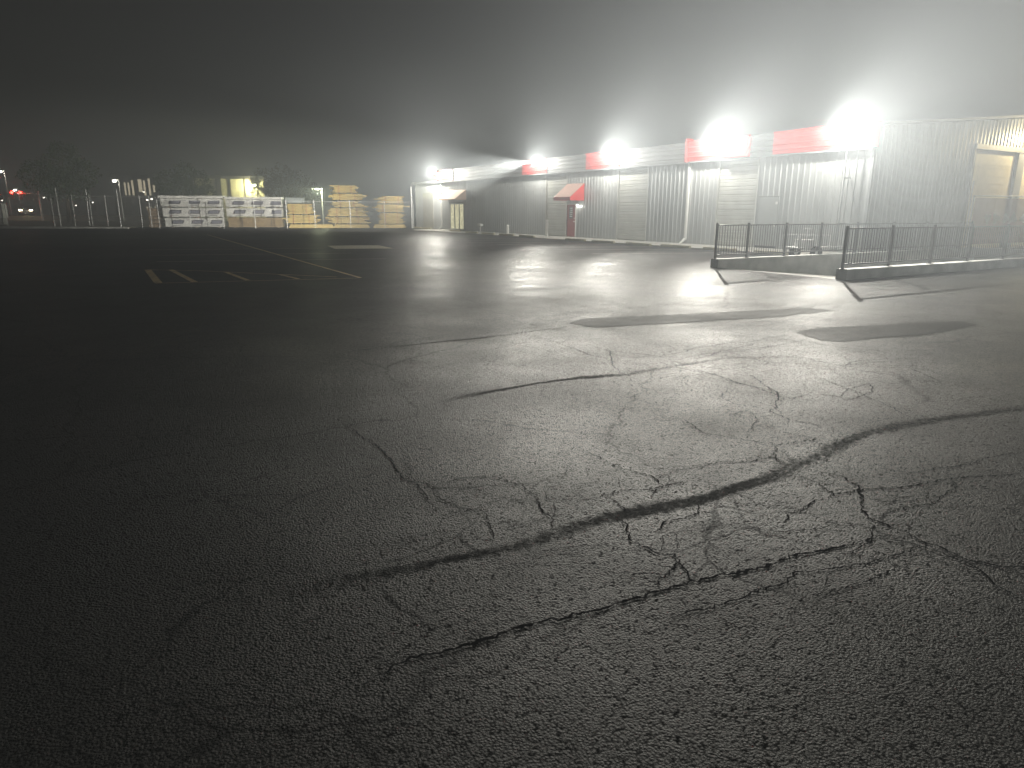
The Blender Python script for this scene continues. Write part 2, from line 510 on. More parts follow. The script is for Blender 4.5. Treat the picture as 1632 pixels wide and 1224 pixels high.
SEALED = [
    (0.1, [(0.46, 2.83), (0.68, 2.8), (0.91, 2.77), (1.21, 2.74), (1.5, 2.69), (1.75, 2.68), (2.06, 2.71), (2.34, 2.68), (2.6, 2.66), (2.87, 2.62), (3.22, 2.64), (3.49, 2.63), (3.8, 2.71), (4.16, 2.74), (4.58, 2.84), (4.89, 2.88), (5.35, 2.86), (5.77, 2.79), (6.2, 2.71), (6.75, 2.61), (8.1, 2.32)]),
    (0.07, [(2.33, 5.32), (2.81, 5.39), (3.47, 5.45), (4.0, 5.44), (4.54, 5.3), (5.29, 5.34), (6.0, 5.36), (6.75, 5.09), (7.02, 4.62)]),
    (0.06, [(6.87, 4.44), (7.43, 4.35), (7.98, 4.27)]),
    (0.05, [(2.41, 7.89), (3.59, 7.92), (4.52, 7.92), (5.76, 8.12)]),
]
PATCHES = [
    [(5.93, 8.36), (6.44, 8.57), (10.66, 7.62), (10.72, 7.23), (9.29, 7.2), (6.06, 7.82)],
    [(8.25, 6.11), (8.85, 6.19), (11.43, 5.49), (11.3, 5.15), (10.1, 5.07), (8.18, 5.33), (8.04, 5.51)],
]

# ================================================================ GROUND
WX0, WX1, WY0, WY1 = 16.0, 31.0, 10.80, 14.75      # truck well cut into the lot
g = MB()
xs = [-240, WX0, WX1, 300]
ys = [-120, WY0, WY1, 420]
for i in range(3):
    for j in range(3):
        if i == 1 and j == 1:
            continue
        g.quad((xs[i], ys[j], 0), (xs[i + 1], ys[j], 0), (xs[i + 1], ys[j + 1], 0), (xs[i], ys[j + 1], 0))
ground = tag(g.build('ground', M['asphalt']), kind='structure')

g = MB()
WZ = -1.25
g.quad((WX0, WY0, 0), (WX1, WY0, WZ), (WX1, WY1, WZ), (WX0, WY1, 0))
tag(g.build('ramp_pavement', M['concrete']), kind='structure')

# cracks and repairs: jagged ribbons lying on the paving
def wander(pts, step, amp, seed):
    rnd = random.Random(seed)
    out = []
    for (a, b) in zip(pts[:-1], pts[1:]):
        a, b = Vector(a), Vector(b)
        L = (b - a).length
        n = max(1, int(L / step))
        t = (b - a).normalized()
        nn = Vector((-t.y, t.x))
        for k in range(n):
            p = a.lerp(b, k / n)
            q = noise.noise(Vector((p.x * 3.1, p.y * 3.1, seed * 1.7))) * amp * 1.6 + rnd.uniform(-1, 1) * amp * 0.45
            out.append(p + nn * q)
    out.append(Vector(pts[-1]))
    return out

def ribbon(mb, pts, width, z, seed, jitter=0.55, taper=True):
    rnd = random.Random(seed)
    n = len(pts)
    L, R = [], []
    for i, p in enumerate(pts):
        t = (pts[min(i + 1, n - 1)] - pts[max(i - 1, 0)]).normalized()
        nn = Vector((-t.y, t.x))
        e = min(1.0, 0.25 + 5.0 * min(i, n - 1 - i) / max(n, 1)) if taper else 1.0
        w1 = width * 0.5 * e * (1 + rnd.uniform(-jitter, jitter))
        w2 = width * 0.5 * e * (1 + rnd.uniform(-jitter, jitter))
        L.append((*(p + nn * w1), z))
        R.append((*(p - nn * w2), z))
    for i in range(n - 1):
        mb.quad(R[i], R[i + 1], L[i + 1], L[i])

g = MB()
for k, (w, pts) in enumerate(CRACKS):
    d = sum(Vector(p).length for p in pts) / len(pts)
    ribbon(g, wander(pts, 0.022 if d < 9 else 0.08, 0.026 if d < 9 else 0.05, k + 3), w * (0.65 if w > 0.01 else 0.95), 0.003, k + 50, 0.85)
rnd = random.Random(11)
for (w, pts) in CRACKS[:44]:                       # side branches running off the traced cracks
    for _ in range(1):
        i = rnd.randrange(len(pts) - 1)
        a = Vector(pts[i]).lerp(Vector(pts[i + 1]), rnd.random())
        ang = rnd.uniform(0, 2 * math.pi)
        q = [a]
        for s in range(rnd.randint(3, 8)):
            ang += rnd.uniform(-0.7, 0.7)
            q.append(q[-1] + Vector((math.cos(ang), math.sin(ang))) * rnd.uniform(0.05, 0.16))
        ribbon(g, wander([tuple(x) for x in q], 0.03, 0.012, rnd.randint(0, 999)), w * 0.4, 0.0035, rnd.randint(0, 999), 0.7)
tag(g.build('pavement_cracks', M['crack']), kind='structure')
g = MB()
core = []
for k, (w, pts) in enumerate(SEALED):
    q = wander(pts, 0.05, 0.012, k + 90)
    n = len(q)
    rows = []
    for i, p in enumerate(q):
        t = (q[min(i + 1, n - 1)] - q[max(i - 1, 0)]).normalized()
        nn = Vector((-t.y, t.x))
        fade = min(1.0, 0.1 + min(i, n - 1 - i) * 0.05 / 0.9)
        fade *= max(0.6, min(1.0, 0.95 + 0.9 * noise.noise(Vector((p.x * 0.9, p.y * 0.9, 5 + k)))))
        fade *= max(0.6, min(1.0, 1.0 - (p.x - 3.6) * 0.3))
        ww = w * (0.42 + 0.7 * (0.5 + noise.noise(Vector((p.x * 1.3, p.y * 1.3, k)))))
        rows.append([((*(p + nn * ww * f), 0.0018), c * fade) for f, c in ((-1, 0.0), (-0.35, 0.9), (0.35, 0.9), (1, 0.0))])
    for a, b in zip(rows[:-1], rows[1:]):
        for j in range(3):
            four = (a[j], b[j], b[j + 1], a[j + 1])
            g.quad(*[f[0] for f in four])
            core += [f[1] for f in four]
o = tag(g.build('crack_sealer_bands', M['sealer']), kind='structure')
att = o.data.attributes.new('core', 'FLOAT', 'POINT')
att.data.foreach_set('value', core)
g = MB()
for k, pts in enumerate(PATCHES):
    q = wander(pts + [pts[0]], 0.12, 0.03, k + 20)[:-1]
    g.poly([(p.x, p.y, 0.004) for p in q])
tag(g.build('pavement_patches', M['patch']), kind='structure')

# painted markings
def line(mb, a, b, w, z=0.004):
    a, b = Vector(a), Vector(b)
    t = (b - a).normalized()
    nn = Vector((-t.y, t.x)) * w / 2
    mb.quad((*(a - nn), z), (*(b - nn), z), (*(b + nn), z), (*(a + nn), z))
g = MB()
line(g, (0.96, 21.9), (0.96, 17.75), 0.17, 0.008)
line(g, (1.52, 21.6), (1.72, 17.5), 0.14, 0.008)
line(g, (2.76, 20.1), (2.87, 17.4), 0.12, 0.008)
line(g, (3.88, 18.7), (4.02, 17.15), 0.11, 0.008)
line(g, (0.9, 17.72), (5.4, 16.75), 0.05)
line(g, (0.9, 21.95), (2.2, 20.9), 0.05)
line(g, (2.1, 21.0), (5.0, 17.3), 0.055)
line(g, (6.16, 51.8), (5.47, 16.8), 0.10)
tag(g.build('yellow_lot_markings', M['paint_yellow']), kind='structure')
g = MB()
for k, y in enumerate((19.9, 22.9, 25.4, 28.4, 30.9, 33.9, 36.9, 39.6, 42.4, 45.4, 48.9, 52.5, 56.5)):
    line(g, (16.8 + 0.4 * (k % 2), y + 2.2), (23.0, y), 0.08)
for k, y in enumerate((25.2, 28.9, 33.0)):
    line(g, (1.4, y), (8.5, y - 2.0), 0.07)
line(g, (14.5, 50.0), (22.5, 50.6), 0.10)
tag(g.build('faded_white_lot_lines', M['paint_white']), kind='structure')
g = MB()
g.poly([(9.2, 33.0, 0.006), (8.75, 30.2, 0.006), (9.9, 29.8, 0.006), (11.2, 29.5, 0.006), (11.55, 32.4, 0.006), (10.4, 32.9, 0.006)])
tag(g.build('pale_pavement_patch', M['stop']), kind='structure')
g = MB()      # raised kerbed verge beyond the left end of the lot
U = Vector((0.93236, -0.36153))
NV = Vector((0.36153, 0.93236))
P0 = Vector((26.0, 63.0))
def fl(s, off=0.0, z=0.0):
    p = P0 + U * s + NV * off
    return (p.x, p.y, z)
g.hexa([fl(-60, -0.35, -0.05), fl(-26.0, -0.35, -0.05), fl(-26.0, 30, -0.05), fl(-60, 30, -0.05),
        fl(-60, -0.3, 0.34), fl(-26.0, -0.3, 0.10), fl(-26.0, 30, 0.10), fl(-60, 30, 0.34)])
tag(g.build('verge', M['dirt']), kind='structure')
g = MB()
g.hexa([fl(-60, -0.6, -0.05), fl(-25.5, -0.6, -0.05), fl(-25.5, -0.36, -0.05), fl(-60, -0.36, -0.05),
        fl(-60, -0.6, 0.38), fl(-25.5, -0.6, 0.13), fl(-25.5, -0.36, 0.13), fl(-60, -0.36, 0.38)])
tag(g.build('kerb', M['concrete_dark']), kind='structure')
g = MB()
g.box(23.75, 26.7, 17.0, 57.5, 0.0, 0.02)
tag(g.build('apron', M['concrete']), kind='structure')

# ================================================================ STORE BUILDING
FX, Y0, Y1 = 26.7, 17.0, 57.5
def corr(mb, org, du, out, length, z0, z1, pitch=0.305, depth=0.036, start=0.0):
    """sheet with trapezoid ribs; z0/z1 numbers or functions of s"""
    fz0 = z0 if callable(z0) else (lambda s: z0)
    fz1 = z1 if callable(z1) else (lambda s: z1)
    pts = [(0.0, 0.0)]
    k = math.ceil((start) / pitch)
    s = pitch - (start % pitch)
    base = 0.055
    while s < length - 0.06:
        if s - base > pts[-1][0]:
            pts += [(s - base, 0), (s - base + 0.022, depth), (s + base - 0.022, depth), (s + base, 0)]
            m1 = s + base + 0.05
            for q in (m1, m1 + 0.085):      # two shallow stiffening ribs in the pan
                if q + 0.02 < length and q + 0.02 < s + pitch - base:
                    pts += [(q, 0), (q + 0.008, 0.007), (q + 0.022, 0.007), (q + 0.03, 0)]
        s += pitch
    pts.append((length, 0.0))
    pts = [p for i, p in enumerate(pts) if i == 0 or p[0] >= pts[i - 1][0]]
    org, du, out = Vector(org), Vector(du), Vector(out)
    for a, b in zip(pts[:-1], pts[1:]):
        pa = org + du * a[0] + out * a[1]
        pb = org + du * b[0] + out * b[1]
        mb.quad((pa.x, pa.y, fz0(a[0])), (pb.x, pb.y, fz0(b[0])), (pb.x, pb.y, fz1(b[0])), (pa.x, pa.y, fz1(a[0])))

store = empty('store_building', (FX, Y0, 0), 0,
              'long ribbed grey metal store building with red fascia coloured grey where it is unlit', 'building')
def B(mb, name, m, parent=None, **k):
    """mesh written in world coordinates, parented to a thing at its own place"""
    p = parent or store
    o = mb.build(name, m, p, **k)
    base = p
    off = Vector((0, 0, 0))
    while base is not None:
        off += Vector(base.location)
        base = base.parent
    o.location = -off
    return o

# openings along the front wall: (y start, y end, top)
OPEN = [(21.25, 22.42, 2.36), (22.60, 24.95, 4.02), (30.20, 32.75, 4.02), (37.0, 38.0, 2.10), (38.05, 40.5, 3.90), (53.2, 56.0, 2.35)]
TOPZ = 4.20
g = MB()
cur = Y0
for (a, b, t) in OPEN:
    if a > cur:
        corr(g, (FX, cur, 0), (0, 1, 0), (-1, 0, 0), a - cur, 0.02, TOPZ, start=cur)
    corr(g, (FX, a, 0), (0, 1, 0), (-1, 0, 0), b - a, t, TOPZ, start=a)
    cur = b
corr(g, (FX, cur, 0), (0, 1, 0), (-1, 0, 0), Y1 - cur, 0.02, TOPZ, start=cur)
B(g, 'front_wall', M['metal_wall'])
g = MB()
g.box(FX + 0.10, FX + 0.2, Y0 + 0.1, Y1 - 0.1, 0.0, TOPZ + 0.7)
B(g, 'inner_wall', M['dark_wall'])
# gable end wall
roofz = lambda s: 4.95 + s / 11.0
g = MB()
corr(g, (FX, Y0, 0), (1, 0, 0), (0, -1, 0), 7.45, 0.0, roofz, start=0.1)
corr(g, (FX + 7.45, Y0, 0), (1, 0, 0), (0, -1, 0), 12.0, 4.62, lambda s: roofz(s + 7.45), start=7.55)
B(g, 'gable_wall', M['metal_wall'])
g = MB()
g.box(FX - 0.045, FX + 0.03, Y0 - 0.05, Y0 + 0.05, 0.0, TOPZ)
B(g, 'corner_trim', M['trim_grey'])
g = MB()
RX = FX + 19.45
for (xa, xb, za, zb) in ((FX - 0.3, RX, 4.96, roofz(19.45) + 0.06), (RX, RX + 19.4, roofz(19.45) + 0.06, 4.96)):
    g.hexa([(xa, Y0 - 0.14, za), (xb, Y0 - 0.14, zb), (xb, Y1 + 0.1, zb), (xa, Y1 + 0.1, za),
            (xa, Y0 - 0.14, za + 0.10), (xb, Y0 - 0.14, zb + 0.10), (xb, Y1 + 0.1, zb + 0.10), (xa, Y1 + 0.1, za + 0.10)])
B(g, 'roof', M['roof'])

# red fascia: ribbed band in front of the eave
prof = [(0.0, 4.16), (-0.34, 4.16), (-0.36, 4.18), (-0.36, 4.30), (-0.40, 4.33), (-0.40, 4.37), (-0.36, 4.40), (-0.36, 4.52), (-0.40, 4.55), (-0.40, 4.59),
        (-0.36, 4.62), (-0.36, 4.76), (-0.40, 4.79), (-0.40, 4.83), (-0.36, 4.86), (-0.36, 5.00), (-0.41, 5.03), (-0.41, 5.12), (0.0, 5.12)]
RED = [(Y0 - 0.15, 21.6), (22.9, 26.88), (32.35, 35.6), (40.0, 43.2), (54.6, Y1 + 0.1)]  # red is kept only on the stretches near the flood lights
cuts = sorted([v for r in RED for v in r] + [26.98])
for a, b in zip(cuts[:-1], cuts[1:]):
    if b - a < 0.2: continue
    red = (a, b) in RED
    back = 0.0 if red else 0.05            # unlit, veiled runs coloured grey, set a little behind the red
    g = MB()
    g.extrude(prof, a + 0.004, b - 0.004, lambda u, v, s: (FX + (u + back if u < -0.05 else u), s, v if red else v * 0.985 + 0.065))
    B(g, 'fascia_panel' if red else 'fascia', M['red'] if red else M['fascia_veiled'])
g = MB()
g.box(FX - 0.46, FX + 0.0, 26.88, 26.98, 4.14, 5.26)
B(g, 'fascia_trim', M['red'])
g = MB()
g.box(FX - 0.44, FX + 0.0, Y1 + 0.1, Y1 + 0.2, 4.14, 5.14)
B(g, 'fascia_trim', M['red'])
g = MB()
g.box(FX - 0.33, FX - 0.04, Y0 - 0.12, Y1, 4.10, 4.155)
B(g, 'soffit', M['trim_grey'])

# roller doors
def roller(y0, y1, top):
    g = MB()
    z = 0.03
    k = 0
    while z < top - 0.02:
        h = (0.22, 0.10, 0.22, 0.16)[k % 4]
        z2 = min(z + h, top)
        d0 = 0.05
        d = 0.025
        g.quad((FX + d0, y0, z), (FX + d0, y1, z), (FX + d0 - d, y1, z + h * 0.25), (FX + d0 - d, y0, z + h * 0.25))
        g.quad((FX + d0 - d, y0, z + h * 0.25), (FX + d0 - d, y1, z + h * 0.25), (FX + d0 - d, y1, z2 - 0.01), (FX + d0 - d, y0, z2 - 0.01))
        g.quad((FX + d0 - d, y0, z2 - 0.01), (FX + d0 - d, y1, z2 - 0.01), (FX + d0, y1, z2), (FX + d0, y0, z2))
        z = z2
        k += 1
    d = B(g, 'roller_door', M['metal_door'])
    for ya in (y0 - 0.05, y1 - 0.01):
        f = MB(); f.box(FX - 0.05, FX + 0.06, ya, ya + 0.06, 0, top + 0.05)
        B(f, 'jamb', M['metal_door'], d)
    return d
for y0, y1, t in ((22.60, 24.95, 4.02), (30.20, 32.75, 4.02), (38.05, 40.5, 3.90)):
    roller(y0, y1, t)

# grey personnel door near the corner
g = MB(); g.box(FX - 0.012, FX + 0.04, 21.27, 22.40, 0.12, 2.34)
gd = B(g, 'door', M['grey_door'])
gd['label'] = 'plain grey personnel door'
g = MB(); g.box(FX - 0.06, FX - 0.015, 21.36, 21.44, 1.02, 1.12)
B(g, 'handle', M['trim_white'], gd)
g = MB(); g.box(FX - 0.05, FX - 0.015, 21.34, 21.42, 2.0, 2.12)
B(g, 'closer', M['trim_white'], gd)
# red door
g = MB(); g.box(FX - 0.02, FX + 0.04, 37.03, 37.97, 0.03, 2.08)
rd = B(g, 'door', M['red_dull'])
rd['label'] = 'dull red door with small upper window'
g = MB(); g.box(FX - 0.035, FX - 0.021, 37.32, 37.72, 1.2, 1.95)
B(g, 'window', M['glass_dark'], rd).location = (0, 0, 0)
g = MB()
for k in range(5):
    g.box(FX - 0.040, FX - 0.036, 37.36, 37.62 - 0.03 * (k % 2), 1.30 + 0.13 * k, 1.36 + 0.13 * k)
B(g, 'notice', M['trim_white'], rd).location = (0, 0, 0)
g = MB(); g.box(FX - 0.09, FX - 0.022, 37.08, 37.16, 0.98, 1.05)
B(g, 'handle', M['trim_white'], rd)
g = MB(); g.box(FX - 0.06, FX - 0.022, 37.08, 37.15, 1.18, 1.24)
B(g, 'lock', M['trim_white'], rd)
for bb in ((36.94, 37.0, 0.02, 2.14), (38.0, 38.06, 0.02, 2.14), (37.0, 38.0, 2.09, 2.14)):
    g = MB(); g.box(FX - 0.06, FX + 0.04, *bb)
    B(g, 'door_jamb', M['trim_white'])
# glazed shop entrance
g = MB()
for y in (53.2, 54.10, 55.02, 55.90):
    g.box(FX - 0.03, FX + 0.06, y, y + 0.10, 0.02, 2.33)
g.box(FX - 0.03, FX + 0.06, 53.3, 55.9, 2.22, 2.33)
g.box(FX - 0.03, FX + 0.06, 53.3, 55.9, 0.02, 0.14)
ent = B(g, 'glazed_entrance', M['trim_grey'])
for y in (53.3, 54.2, 55.12):
    g = MB(); g.box(FX + 0.01, FX + 0.03, y, y + 0.79, 0.14, 2.22)
    B(g, 'pane', M['pane'], ent).location = (0, 0, 0)

# dock doors in the gable wall, under a heavy header
g = MB()
g.box(FX + 7.4, 46.0, Y0 - 0.12, Y0 + 0.1, 4.44, 4.66)
B(g, 'header_beam', M['trim_grey'])
for xa, xb in ((FX + 7.38, FX + 7.52), (38.10, 38.75), (42.6, 46.0)):
    g = MB(); g.box(xa, xb, Y0 - 0.08, Y0 + 0.3, 0.0, 4.437)
    B(g, 'door_post', M['trim_grey'])
for (xa, xb) in ((FX + 7.52, 38.10), (38.75, 42.6)):
    g = MB()
    zs = [0.0, 0.55, 1.1, 1.65, 2.2, 2.62, 2.95, 3.30, 3.66, 3.80, 4.28, 4.44]
    for z, z2 in zip(zs[:-1], zs[1:]):
        g.box(xa, xb, Y0 + 0.06, Y0 + 0.12, z + 0.012, z2 - 0.012)
        g.box(xa, xb, Y0 + 0.085, Y0 + 0.115, z2 - 0.012, z2 + 0.012)
    B(g, 'dock_door', M['cream'])

# downspouts
def downspout(y):
    g = MB()
    g.box(FX - 0.16, FX - 0.05, y - 0.06, y + 0.06, 0.22, 4.14)
    g.hexa([(FX - 0.16, y - 0.06, 0.20), (FX - 0.05, y - 0.06, 0.20), (FX - 0.05, y + 0.06, 0.20), (FX - 0.16, y + 0.06, 0.20),
            (FX - 0.16, y - 0.06, 0.24), (FX - 0.05, y - 0.06, 0.24), (FX - 0.05, y + 0.06, 0.24), (FX - 0.16, y + 0.06, 0.24)])
    g.hexa([(FX - 0.50, y - 0.05, 0.03), (FX - 0.42, y - 0.05, 0.03), (FX - 0.42, y + 0.05, 0.03), (FX - 0.50, y + 0.05, 0.03),
            (FX - 0.16, y - 0.05, 0.30), (FX - 0.05, y - 0.05, 0.24), (FX - 0.05, y + 0.05, 0.24), (FX - 0.16, y + 0.05, 0.30)])
    B(g, 'downspout', M['trim_white'])
downspout(26.93)
downspout(57.55)
g = MB()
g.tube((FX - 0.47, 17.85, 0.1), (FX - 0.47, 17.85, 5.02), 0.028)
g.tube((FX - 0.47, 17.85, 5.00), (FX - 0.47, 18.15, 5.00), 0.028)
g.box(FX - 0.5, FX - 0.05, 17.82, 17.88, 3.0, 3.03)
g.box(FX - 0.5, FX - 0.05, 17.82, 17.88, 1.2, 1.23)
B(g, 'conduit', M['trim_grey'])

# small lit fitting beside the red door
g = MB(); g.box(FX - 0.16, FX - 0.04, 36.62, 36.80, 2.06, 2.22)
wl = B(g, 'entry_light', M['trim_grey'])
g = MB(); g.box(FX - 0.155, FX - 0.05, 36.63, 36.79, 2.02, 2.055)
B(g, 'lens', M['lens_far'], wl).location = (0, 0, 0)
lamp('entry_lamp', (FX - 0.20, 36.62, 1.98), 10, (1, 0.98, 0.86), 0.04)

# awnings
def awning(ytop0, ytop1, ybot0, ybot1, zt, zb, cloth, side, label, valance):
    ax = FX - 1.12
    g = MB()
    g.hexa([(FX - 0.05, ytop0, zt - 0.02), (FX - 0.05, ytop1, zt - 0.02), (ax, ytop1, zb - 0.02), (ax, ytop0, zb - 0.02),
            (FX - 0.05, ytop0, zt), (FX - 0.05, ytop1, zt), (ax, ytop1, zb), (ax, ytop0, zb)])
    aw = B(g, 'awning', cloth)
    aw['label'] = label
    for y in (ytop0, ytop1):
        g = MB()
        g.hexa([(FX - 0.05, y, zt), (FX - 0.05, y + 0.02, zt), (FX - 0.05, y + 0.02, zb - valance), (FX - 0.05, y, zb - valance),
                (ax, y, zb), (ax, y + 0.02, zb), (ax, y + 0.02, zb - valance), (ax, y, zb - valance)])
        B(g, 'side_panel', side, aw)
    g = MB()
    g.box(ax - 0.02, ax, ytop0, ytop1 + 0.02, zb - valance, zb)
    B(g, 'valance', side, aw).location = (0, 0, 0)
awning(36.1, 37.95, 0, 0, 3.40, 2.55, M['awning_red_lit'], M['red'], 'red cloth door awning', 0.22)
awning(52.7, 56.3, 0, 0, 3.40, 2.62, M['awning_tan'], M['awning_tan'], 'faded tan cloth door awning', 0.06)

# lower annex beyond the far end
annex = empty('annex_building', (FX, 57.7, 0), 0, 'low dark grey metal annex at far end of the store', 'building')
g = MB()
corr(g, (FX + 0.25, 57.75, 0), (0, 1, 0), (-1, 0, 0), 6.6, 0.0, 4.12, start=0)
corr(g, (FX + 6, 57.75, 0), (0, 1, 0), (1, 0, 0), 6.6, 0.0, 4.12, start=0)
corr(g, (FX + 0.25, 64.35, 0), (1, 0, 0), (0, 1, 0), 5.75, 0.0, 4.12, start=0)
B(g, 'wall', M['metal_wall'], annex)
g = MB(); g.box(FX - 0.05, FX + 6.1, 57.75, 64.5, 4.12, 4.34)
B(g, 'roof', M['roof'], annex)
g = MB(); g.box(FX + 0.19, FX + 0.24, 60.0, 62.4, 0.02, 3.3)
B(g, 'door', M['metal_door'], annex)

# sign panel on the fascia
sg = empty('sign', (FX - 0.44, 23.5, 4.2), 0, 'red sign panel with small white word TOOL on the fascia', 'sign')
g = MB(); g.box(FX - 0.52, FX - 0.42, 22.95, 24.75, 4.20, 5.10)
B(g, 'panel', M['red'], sg, bevel=0.01)
def text_mesh(body, size, origin, parent, name, m):
    cu = bpy.data.curves.new(name, 'FONT')
    cu.body = body
    cu.size = size
    cu.extrude = 0.008
    cu.space_character = 1.15
    tmp = bpy.data.objects.new(name + '_tmp', cu)
    COL.objects.link(tmp)
    bpy.context.view_layer.update()
    dg = bpy.context.evaluated_depsgraph_get()
    me = bpy.data.meshes.new_from_object(tmp.evaluated_get(dg))
    bpy.data.objects.remove(tmp)
    rot = Matrix(((0, 0, -1, 0), (-1, 0, 0, 0), (0, 1, 0, 0), (0, 0, 0, 1)))
    me.transform(Matrix.Translation(origin) @ rot)
    me.materials.clear()
    me.materials.append(m)
    o = bpy.data.objects.new(name, me)
    COL.objects.link(o)
    o.parent = parent
    o.location = -Vector(parent.location)
    return o
text_mesh('TOOL', 0.40, (FX - 0.53, 24.55, 4.50), sg, 'lettering', M['trim_white'])

# ================================================================ FLOOD LIGHTS on the fascia
fg = MB()                                   # built round its own origin: wall at +x, facing -x
fg.box(-0.17, 0.03, -0.20, 0.20, -0.02, 0.16)
fg.hexa([(-0.17, -0.2, -0.02), (-0.17, 0.2, -0.02), (-0.17, 0.2, 0.16), (-0.17, -0.2, 0.16),
         (-0.22, -0.18, 0.10), (-0.22, 0.18, 0.10), (-0.22, 0.18, 0.16), (-0.22, -0.18, 0.16)])
proto_l = empty('flood_light', (0, 0, 0))
fg.build('housing', M['signal'], proto_l)
g = MB(); g.box(-0.215, -0.175, -0.17, 0.17, -0.15, 0.09)
lens = g.build('lens', M['lens_white'], proto_l, bevel=0.02)
g = MB(); g.tube((0.03, 0, 0.07), (0.14, 0, 0.07), 0.03); g.box(0.12, 0.14, -0.06, 0.06, 0.0, 0.14)
g.build('arm', M['trim_grey'], proto_l)
LIGHTS = [(18.40, 4.92, 'flood light on the fascia nearest the building corner and the ramp', 0.47),
          (25.15, 4.95, 'flood light on the fascia at the left edge of the TOOL sign', 0.6),
          (33.15, 4.88, 'flood light on the fascia between the red awning and the middle roller door', 0.6),
          (41.00, 4.92, 'flood light on the fascia just left of the red awning and its roller door', 0.42),
          (57.35, 5.00, 'flood light at the far end of the fascia above the tan awning', 0.16)]
for i, (y, z, lab, k) in enumerate(LIGHTS):
    o = proto_l if i == 0 else copy_tree(proto_l)
    o.location = (FX - 0.55, y, z)
    tag(o, lab, 'flood light', 'flood lights along the red fascia')
    lamp('flood_lamp', (FX - 0.95, y, z - 0.06), LAMP_W * (0.6 + 0.4 * k), LAMP_COL, 0.08)
    aim = Vector(((14.5, -1.0, 4.5), (13.5, 0.0, 5.0), (13.5, 0.0, 6.0), (12.0, 2.0, 7.0), (8.0, 10.0, 8.0))[i]) - Vector((FX - 0.9, y, z))
    beam('flood_beam', (FX - 0.90, y, z - 0.05), aim, BEAM_W * k, LAMP_COL, BEAM_ANGLE + (18, 10, 4, 0, 0)[i])

lamp('yard_fill_lamp', (FX - 1.0, 57.75, 4.9), 3000, (1, 0.96, 0.84), 0.08)   # extra lamp added by the far flood light to brighten the lumber

beam('flood_beam', (FX - 0.95, 41.2, 4.95), (-0.45, 0.885, -0.12), 95000, (1, 0.97, 0.86), 40)   # extra beam added at the fourth flood light to brighten the lumber

# warm light over the dock doors, on the gable wall
dl = empty('dock_light', (39.6, Y0 - 0.1, 5.3), 0, 'warm wall light over the cream dock doors', 'wall light')
g = MB(); g.box(-0.15, 0.15, -0.22, 0.06, 0.0, 0.2); g.build('housing', M['signal'], dl)
g = MB(); g.box(-0.13, 0.13, -0.20, -0.02, -0.05, -0.003); g.build('lens', M['lens_far'], dl)
lamp('dock_lamp', (39.6, Y0 - 1.0, 5.20), 800, (1.0, 0.80, 0.42), 0.08)

# ================================================================ WHEEL STOPS
g = MB()
g.extrude([(-0.085, 0.0), (0.085, 0.0), (0.06, 0.125), (-0.06, 0.125)], -0.95, 0.95, lambda u, v, s: (u, s, v))
stop0 = None
STOPS = [(23.3, 18.6), (23.3, 21.45), (23.45, 24.35), (23.3, 26.85), (23.4, 29.85), (23.45, 32.5), (23.7, 38.2), (23.9, 41.2), (24.0, 44.0), (24.15, 46.9), (25.0, 51.6), (26.0, 59.6), (26.2, 62.4)]
STOPLAB = ['wheel stop nearest the ramp, seen through the railing', 'wheel stop left of the ramp end, in front of the second downspout', 'wheel stop in front of the wall below the TOOL sign light',
           'wheel stop in front of the white downspout', 'wheel stop in front of the middle roller door', 'wheel stop directly right of the red door',
           'wheel stop in front of the red awning roller door', 'wheel stop between the white post and the roller door', 'wheel stop beside the short white post',
           'wheel stop beside the white meter post', 'wheel stop in front of the lit glazed entrance', 'wheel stop in front of the dark annex door', 'wheel stop by the end post of the fence']
STOPLAB = ['pale concrete ' + s for s in STOPLAB]
for i, (x, y) in enumerate(STOPS):
    if stop0 is None:
        o = stop0 = g.build('wheel_stop', M['stop'], bevel=0.012)
    else:
        o = stop0.copy(); COL.objects.link(o)
    o.location = (x, y, 0.022 if x > 23.66 else 0.002)
    o.rotation_euler = (0, 0, random.uniform(-0.035, 0.035))
    tag(o, STOPLAB[i], 'wheel stop', 'concrete wheel stops along the store front')

# posts and meters in front of the wall
def bollard(x, y, h, r, label):
    g = MB(); g.tube((0, 0, 0), (0, 0, h), r, seg=12); g.tube((0, 0, h), (0, 0, h + r * 0.5), r, r * 0.4, seg=12)
    o = g.build('bollard', M['trim_white']); o.location = (x, y, 0.02)
    return tag(o, label, 'bollard')
bollard(25.6, 38.75, 1.05, 0.09, 'white steel bollard at the left side of the red door')
bollard(25.4, 43.6, 0.62, 0.10, 'short white post in front of the ribbed wall right of the meter')
mt = empty('utility_meter', (25.3, 47.7, 0.02), 0, 'white utility meter on a thin pipe stand by the wall', 'meter')
g = MB(); g.tube((0, 0, 0), (0, 0, 0.5), 0.035); g.build('pipe', M['trim_white'], mt)
g = MB(); g.box(-0.12, 0.12, -0.24, 0.24, 0.5, 0.68); g.build('meter_box', M['trim_white'], mt, bevel=0.02)

